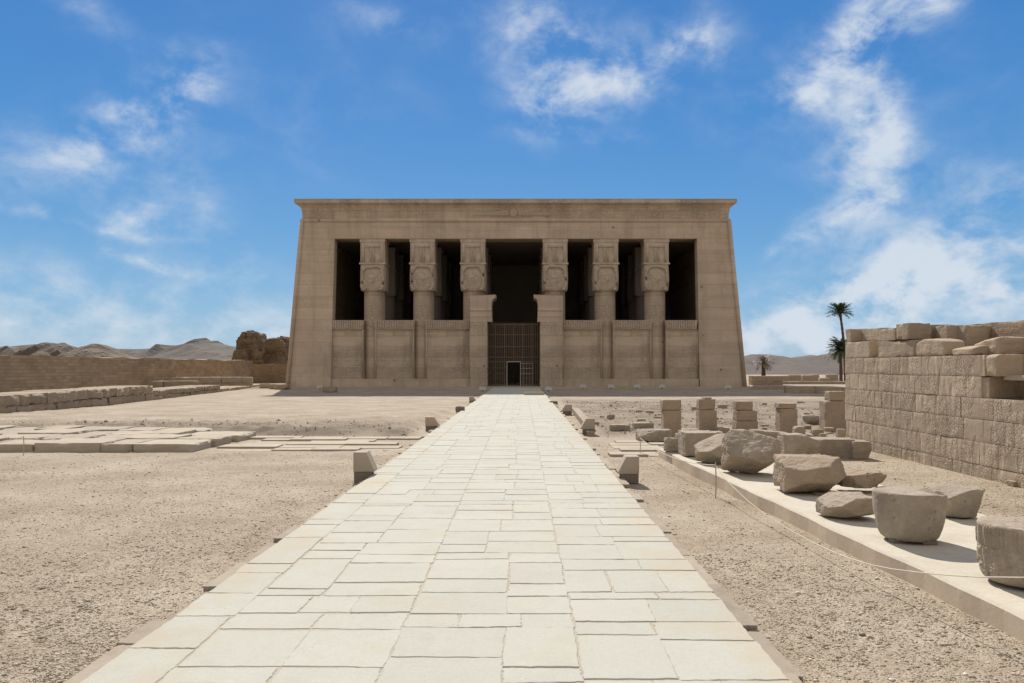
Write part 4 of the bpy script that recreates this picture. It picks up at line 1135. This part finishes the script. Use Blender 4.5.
# rear chamber walls seen above the broken face
mb = MB()
block_wall(mb, (WX + 1.2, yxi(1700, 1.2)), (WX + 1.2, yxi(962, 1.2)), [.0, .5, .95, 1.4, 1.85, 2.3, 2.68], -.8, (.9, 1.8), 300, n=9, amp=.03, chip=.08)
block_wall(mb, (WX + .6, yE - .05), (WX + 3.2, yE - .05), [1.4, 1.85, 2.3, 2.6], -.8, (.7, 1.4), 310, n=7, amp=.02, chip=.06)
mb.build('rear_wall', M['ruin_dark'], wall)
mb = MB(); block_wall(mb, (WX + 1.1, yx(1055)), (WX + 2.6, yx(1055)), [.6, 1.0, 1.4, 1.8, 2.2, 2.75], .7, (.6, 1.1), 320, n=7, amp=.02, chip=.06) if False else None
GW = 'loose blocks lying on the broken top of the ruined wall'
def loose(name, label, pa_, pb_, z0, z1, inset, th, seed, **kw):
    ya, yb = yxi(pb_, inset), yxi(pa_, inset)
    v, f = rock((th, yb - ya, z1 - z0), seed=seed, **kw)
    c = np.array([WX + inset + th / 2, (ya + yb) / 2, z0])
    tag(obj(name, v + c, f, M['ruin_plain'], origin=c), label, 'stone block', GW)
loose('stone_block', 'round-shouldered block on the broken wall top, left of the small sloping piece', 914, 944, 2.09, 2.40, .02, .38, 61, n=16, p=14, amp=.02, cuts=((0, .6, .8, 1.0), (0, -.5, .9, 1.05)), chip=.06)
loose('stone_block', 'small sloping lit piece on the broken wall top', 951, 972, 2.095, 2.25, .04, .35, 62, n=14, p=14, amp=.02, cuts=((-.6, 0, .8, .85), (0, .6, .8, .95)), chip=.05)
loose('stone_block', 'larger rough block with a bright top edge behind the small sloping piece', 972, 997, 2.09, 2.38, .3, .5, 63, n=16, p=16, amp=.03, cuts=((-.5, .3, .9, 1.0),), chip=.1)
loose('stone_block', 'squared block projecting at the right end of the top carved course', 985, 996, 1.752, 2.09, -.03, .42, 64, n=16, p=30, amp=.012, chip=.06, cuts=((-.6, 0, .9, 1.3),))
loose('stone_block', 'recessed dark block under the projecting block at the wall step', 981, 989, 1.412, 1.745, .03, .42, 65, n=14, p=30, amp=.012, chip=.05)
loose('stone_slab', 'long thin slab bridging the dark hollow at the right edge', 1000, 1350, 1.70, 1.775, .12, 1.07, 66, n=16, p=30, amp=.01, chip=.03)

# ------------------------------------------------------------ right background: low walls, rubble, palms
mb = MB(); A = (at_y(752, 84), 84); B = (at_y(783, 84), 84)
block_wall(mb, A, B, [-.1, .35, .95], 1.4, (1.2, 2.2), 41, n=7, amp=.05, chip=.15)
tag(mb.build('low_stone_wall', M['lowwall'], origin=(A[0], A[1], 0)), 'low ochre block wall just right of the temple corner', 'low wall')
mb = MB(); A = (at_y(782, 88), 88); B = (at_y(905, 88), 88)
block_wall(mb, A, B, [-.1, .32], 1.4, (1.6, 3), 42, n=7, amp=.04, chip=.12)
tag(mb.build('low_stone_wall', M['lowwall'], origin=(A[0], A[1], 0)), 'long single-course dark block wall under the palm trees', 'low wall')
mb = MB(); A = (at_y(786, 58), 58); B = (at_y(900, 56), 56)
block_wall(mb, A, B, [-.15, .46], 3.0, (1.3, 2.4), 43, n=7, amp=.05, chip=.15)
tag(mb.build('stone_ledge', M['lowwall'], origin=(A[0], A[1], 0)), 'flat pale stone ledge right of the temple, in front of the dark low wall', 'stone ledge')
mb = MB(); A = (at_y(752, 68), 68); B = (at_y(812, 66), 66)
block_wall(mb, A, B, [-.15, .3], 2.4, (1.3, 2.4), 44, n=7, amp=.05, chip=.15)
tag(mb.build('stone_ledge', M['lowwall'], origin=(A[0], A[1], 0)), 'low stone ledge at the foot of the temple corner on the right', 'stone ledge')
rr = random.Random(5)
desc = [(783, 'pale rubble block on the end of the ochre wall'), (794, 'squat pale rubble block standing right of the ochre wall'), (808, 'small rubble block behind the dark wall, left of the palm trunk'),
        (824, 'grey rubble block behind the dark wall nearest the palm trunk'), (832, 'pale rubble block behind the dark wall close to the palms'), (815, 'low flat rubble block behind the dark wall')]
for k, (px, lb) in enumerate(desc):
    Y = 95 + k; h_ = rr.uniform(.5, 1.0); w_ = rr.uniform(.8, 1.6)
    v, f = rock((w_, 1.0, h_ + .2), n=8, p=14, amp=.06, freq=1.5, seed=80 + k, chip=.2)
    X = at_y(px, Y); tag(obj('rubble_block', v + np.array([X, Y, -.15]), f, M['lowwall'], origin=(X, Y, 0)), lb, 'stone block', 'rubble blocks before the right hill')


def palm(X, Y, h, label, crown=2.2, lean_=(0, 0), seed=1, leaf='leaf', nf=46, droop=.9, r0=.24, top=78, span=100):
    r = random.Random(seed); t = thing('palm_tree', (X, Y, 0), label, 'palm tree', 'palm trees by the right hill')
    mb = MB(); pts = []; rs = []
    for k in range(31):
        u = k / 30; pts.append((X + lean_[0] * u * u, Y + lean_[1] * u, h * u)); rs.append(r0 * (1.2 - .45 * u) * (1.08 if k % 2 else .95) * (1.25 if u > .93 else 1))
    mb.tube(pts, rs, 10); mb.build('trunk', M['trunk'], t)
    tip = np.array(pts[-1]); V = []; Fc = []
    for k in range(nf):
        az = 2 * math.pi * (k * .381966) + r.uniform(-.2, .2); e0 = R(top - span * (k / nf) ** 1.1 + r.uniform(-8, 8)); L_ = crown * r.uniform(.85, 1.1)
        d = np.array([math.cos(az), math.sin(az), 0]); sd_ = np.array([-math.sin(az), math.cos(az), 0]); p = tip.copy(); e = e0; prev = p.copy()
        for q in range(14):
            u = q / 14; p = p + (d * math.cos(e) + np.array([0, 0, math.sin(e)])) * (L_ / 14); e -= droop * (.05 + .12 * u)
            w = .022 * (1 - u) + .006; b0 = len(V)
            V += [tuple(prev - sd_ * w), tuple(prev + sd_ * w), tuple(p + sd_ * w), tuple(p - sd_ * w)]; Fc.append((b0, b0 + 1, b0 + 2, b0 + 3))
            ll = L_ * .26 * (math.sin(math.pi * (.12 + .8 * u)) ** .7)
            for sg in (1, -1):
                dirv = sd_ * sg * .75 + (d * math.cos(e) + np.array([0, 0, math.sin(e)])) * .6 + np.array([0, 0, -.15 + r.uniform(-.2, .25)])
                dirv /= np.linalg.norm(dirv); b0 = len(V); wv = (p - prev) * .42
                V += [tuple(prev + wv * .2), tuple(p), tuple(prev + wv + dirv * ll)]; Fc.append((b0, b0 + 1, b0 + 2))
            prev = p
    obj('crown', V, Fc, M[leaf], t)
    return t
pY = 108.0
palm(at_y(845.5, pY), pY, 9.2, 'tall thin palm whose crown stands free against the sky', 1.85, (-.75, 0), 3, nf=80, droop=.55, r0=.19, top=72, span=78)
palm(at_y(841, 104), 104, 4.1, 'shorter bushy palm half hidden behind the end of the ruined wall', 2.1, (-.1, 0), 5, nf=90, droop=.8, r0=.2)
palm(at_y(763.5, 150), 150, 2.6, 'small dusty palm beyond the low walls near the temple corner', 2.3, (0, 0), 8, 'leaf_dry', 40, 1.0, .36)

# ------------------------------------------------------------ hills
def ridge(name, prof, Y, depth, mat, seed, amp=.2, rag=1.0):
    """prof: (px, py) skyline -> a real ridge of that height at distance Y, falling to the plain in front and behind"""
    prof = np.array(prof, float); xs = np.arange(prof[0, 0], prof[-1, 0], 2.0); top = np.interp(xs, prof[:, 0], prof[:, 1]) + fbm(np.column_stack([xs * .11, xs * 0, xs * 0 + seed]), 4, seed, .6) * 1.6 * rag
    rows_ = np.array([-1, -.8, -.62, -.48, -.36, -.26, -.16, -.08, 0, .1, .3, .6, 1.0]); V = []
    for u in rows_:
        for x, yt in zip(xs, top):
            hgt = (HZ - yt) / F * Y + H
            k = (1 - abs(u)) ** 1.4 if u < 0 else (1 - u) ** 1.2
            V.append(((x - CX) / F * Y, Y + u * depth, hgt * k - 2 * abs(u)))
    V = np.array(V); hh = V[:, 2].copy()
    q = np.column_stack([V[:, 0] / depth * 3.2, V[:, 1] / depth * 1.2, np.zeros(len(V))])
    rg = 1 - np.abs(fbm(q * 2, 5, seed)) * 2
    uu = np.repeat(np.abs(rows_), len(xs)); mid = np.clip(uu * 5, 0, 1) * np.clip((1 - uu) * 4, 0, 1)
    V[:, 2] += rg * amp * hh * mid; V[:, 1] += fbm(q * 4 + 9, 4, seed + 2) * depth * .08 * mid
    n = len(xs); Fc = []
    for a in range(len(rows_) - 1):
        for b_ in range(n - 1): Fc.append((a * n + b_, a * n + b_ + 1, (a + 1) * n + b_ + 1, (a + 1) * n + b_))
    return struct(obj(name, V, Fc, M[mat]))
ridge('cliffs', [(-260, 362), (-200, 350), (-100, 346), (-40, 350), (0, 347.5), (12, 346), (22, 346.5), (32, 344.5), (40, 343), (52, 342.8), (60, 344), (70, 345), (75, 349), (82, 346), (90, 343.5), (97, 344), (104, 347), (111, 351), (124, 356), (140, 364)], 380, 60, 'cliff', 4, .5, 1.6)
ridge('hills', [(-700, 364), (-500, 352), (-100, 352), (60, 351), (100, 351), (118, 349.5), (140, 349), (150, 348.5), (162, 349), (175, 347.5), (184, 345), (190, 343), (193, 340), (195, 337.8), (197, 340.5), (199, 343.5), (203, 343), (207, 340.8), (210, 343), (216, 344.5), (228, 346.5), (260, 350), (320, 354),
                (420, 357), (520, 366)], 900, 260, 'hill', 9, .45, .9)
ridge('hills', [(560, 368), (640, 360), (680, 357), (742, 356.5), (752, 354), (766, 354.3), (776, 355.5), (779, 358), (786, 358), (796, 357), (806, 356.3), (811, 355), (814, 356.3), (820, 355), (832, 353), (845, 350.5), (870, 349), (930, 346), (1040, 345), (1200, 349), (1500, 356), (1800, 366)], 250, 80, 'hill_near', 19, .25, .5)


# ------------------------------------------------------------ ropes and stakes
def stake(X, Y, h, label):
    m_ = MB(); m_.tube([(X, Y, -.05), (X + .01, Y, h * .5), (X, Y, h)], .009, 7)
    return tag(m_.build('stake', M['stake'], origin=(X, Y, 0)), label, 'stake', 'thin rope stakes')
sY = 11.6; sX = at_y(715.5, sY); top = At(715.5, 464, sY)
stake(sX, sY, top[2] + .02, 'thin stake standing before the wedge-shaped stone at the plinth')
rp = [(715.5, 465), (722, 475), (730, 484), (748, 501), (766, 515), (790, 530), (814, 543), (833, 552), (853, 559.5), (872, 565), (892, 569), (924, 573), (950, 575.3), (978, 577), (1024, 577.5), (1075, 575), (1120, 569)]
x_a, x_b = 715.5, 1120.0; iA, iB = 1 / sY, 1 / 4.2
pts = []
for px, py in rp:
    t = (px - x_a) / (x_b - x_a); Y = 1 / (iA + (iB - iA) * t); pts.append(At(px, py, Y))
mb = MB(); mb.tube(pts, .005, 6)
tag(mb.build('rope', M['rope'], origin=pts[0]), 'pale sagging rope strung along the front of the plinth', 'rope')
e_ = pts[-1]; stake(e_[0], e_[1], e_[2] + .02, 'thin stake holding the near end of the plinth rope')
s2 = P(640, 455); s2t = At(640, 437, s2[1]); stake(s2[0], s2[1], s2t[2], 'thin stake on the old paving left of the plinth tip')
p0, p1 = np.array([s2[0], s2[1], s2t[2] - .02]), pts[0]
mb = MB(); mb.tube([p0 + (p1 - p0) * t + np.array([0, 0, -.28 * 4 * t * (1 - t) * .5]) for t in np.linspace(0, 1, 14)], .006, 6)
tag(mb.build('rope', M['rope'], origin=p0), 'thin rope from the paving stake to the stake at the wedge-shaped stone', 'rope')
s3 = P(565, 414); stake(s3[0] + .1, s3[1], .55, 'thin stake beside the far end of the pale beam')
s4 = P(23.5, 456); s4t = At(23.5, 436, s4[1]); stake(s4[0], s4[1], s4t[2], 'thin stake in front of the raised dais at the left')
e4 = np.array([s4[0] - 3.2, s4[1] + .2, s4t[2] - .05]); stake(e4[0], e4[1], e4[2] + .02, 'thin stake at the far left end of the rope before the dais')
p0 = np.array([s4[0], s4[1], s4t[2] - .02])
mb = MB(); mb.tube([p0 + (e4 - p0) * t + np.array([0, 0, -.22 * 4 * t * (1 - t)]) for t in np.linspace(0, 1, 14)], .006, 6)
tag(mb.build('rope', M['rope'], origin=p0), 'thin rope sagging in front of the raised dais at the left', 'rope')

# ------------------------------------------------------------ gravel: loose pebbles too many to count
def pebbles():
    Ntot = 105000
    u = rng.random(Ntot * 3); Y = 1 / (1 / 3.9 + (1 / 24.0 - 1 / 3.9) * u)
    X = rng.uniform(-.72, .66, Ntot * 3) * Y
    okl = X < PX0 - .16
    okr = (X > PX1 + .16) & (X < plinth_x(Y) - .02)
    okb = (X > plinth_x(Y) + 2.0) & (X < WX - .03) & (Y < 16)
    dais = (X < -6.7) & (Y > 17.5) & (Y < 22.5)
    keep = (okl | okr | okb) & ~dais
    # patchy cover
    pn = fbm(np.column_stack([X * .8, Y * .8, X * 0]), 3, 33); keep &= (pn + rng.uniform(-.7, .7, len(X)) > -.25)
    X, Y = X[keep][:Ntot], Y[keep][:Ntot]; n = len(X)
    Z = ground_z(X, Y); s = rng.lognormal(math.log(.0038), .55, n).clip(.0018, .024) * (1 + Y * .03)
    base = np.array([(1, 0, 0), (-1, 0, 0), (0, 1, 0), (0, -1, 0), (0, 0, 1), (0, 0, -1)], float)
    fc = np.array([(0, 2, 4), (2, 1, 4), (1, 3, 4), (3, 0, 4), (2, 0, 5), (1, 2, 5), (3, 1, 5), (0, 3, 5)])
    v = base[None] * rng.uniform(.6, 1.3, (n, 6, 1)) + rng.uniform(-.3, .3, (n, 6, 3)); v[:, :, 2] *= .45
    a = rng.uniform(0, 6.28, n); c, si = np.cos(a), np.sin(a)
    x = v[:, :, 0] * c[:, None] - v[:, :, 1] * si[:, None]; y = v[:, :, 0] * si[:, None] + v[:, :, 1] * c[:, None]
    v = np.stack([x, y, v[:, :, 2]], -1) * s[:, None, None] + np.stack([X, Y, Z + s * .12], -1)[:, None]
    fi = (fc[None] + (np.arange(n) * 6)[:, None, None]).reshape(-1)
    me = bpy.data.meshes.new('gravel'); me.vertices.add(n * 6); me.vertices.foreach_set('co', v.reshape(-1).astype(np.float32))
    me.loops.add(len(fi)); me.loops.foreach_set('vertex_index', fi.astype(np.int32))
    me.polygons.add(n * 8); me.polygons.foreach_set('loop_start', np.arange(0, len(fi), 3, dtype=np.int32)); me.update(calc_edges=True); me.validate()
    me.materials.append(M['pebble'])
    o = bpy.data.objects.new('gravel', me); COL.objects.link(o); o['kind'] = 'stuff'; o['label'] = 'loose pale gravel scattered beside the path'; o['category'] = 'gravel'
pebbles()


def rubble_cover():
    n0 = 60000
    X = rng.uniform(-26, 13, n0); Y = rng.uniform(20.6, 44, n0)
    c = coarse(X, Y); keep = (rng.random(n0) < c * .7) & ((X < PX0 - .25) | (X > PX1 + .25)) & ~((X < -7) & (Y < 22.9))
    X, Y = X[keep], Y[keep]; n = len(X); Z = ground_z(X, Y); s_ = rng.lognormal(math.log(.015), .55, n).clip(.006, .08)
    base = np.array([(1, 0, 0), (-1, 0, 0), (0, 1, 0), (0, -1, 0), (0, 0, 1), (0, 0, -1)], float)
    fc = np.array([(0, 2, 4), (2, 1, 4), (1, 3, 4), (3, 0, 4), (2, 0, 5), (1, 2, 5), (3, 1, 5), (0, 3, 5)])
    v = (base[None] * rng.uniform(.6, 1.3, (n, 6, 1)) + rng.uniform(-.3, .3, (n, 6, 3))) * np.array([1, 1, .7])
    v = v * s_[:, None, None] + np.stack([X, Y, Z + s_ * .2], -1)[:, None]
    fi = (fc[None] + (np.arange(n) * 6)[:, None, None]).reshape(-1, 3)
    o = obj('rubble_cover', v.reshape(-1, 3), fi.tolist(), M['pebble']); o['kind'] = 'stuff'; o['label'] = 'coarse rubble covering the gravel banks beside the path'; o['category'] = 'rubble'
rubble_cover()
for k, (px, py, w_, lb) in enumerate([(266, 388, 1.0, 'low rubble block left of the temple corner, farthest from it'), (274, 388.5, .8, 'low rubble block between the outer rubble block and the left temple corner'), (282, 389, 1.3, 'low rubble block touching the left corner of the temple'), (330, 391.5, 1.1, 'flat dark-based block on the shaded ground before the first screen wall')]):
    c = P(px, py, .05); v, f = rock((w_, .7, .45), n=10, p=20, amp=.04, freq=2, seed=400 + k, chip=.15, facets=4)
    tag(obj('rubble_block', v + np.array([c[0], c[1], 0]), f, M['lowwall'], origin=(c[0], c[1], 0)), lb, 'stone block')
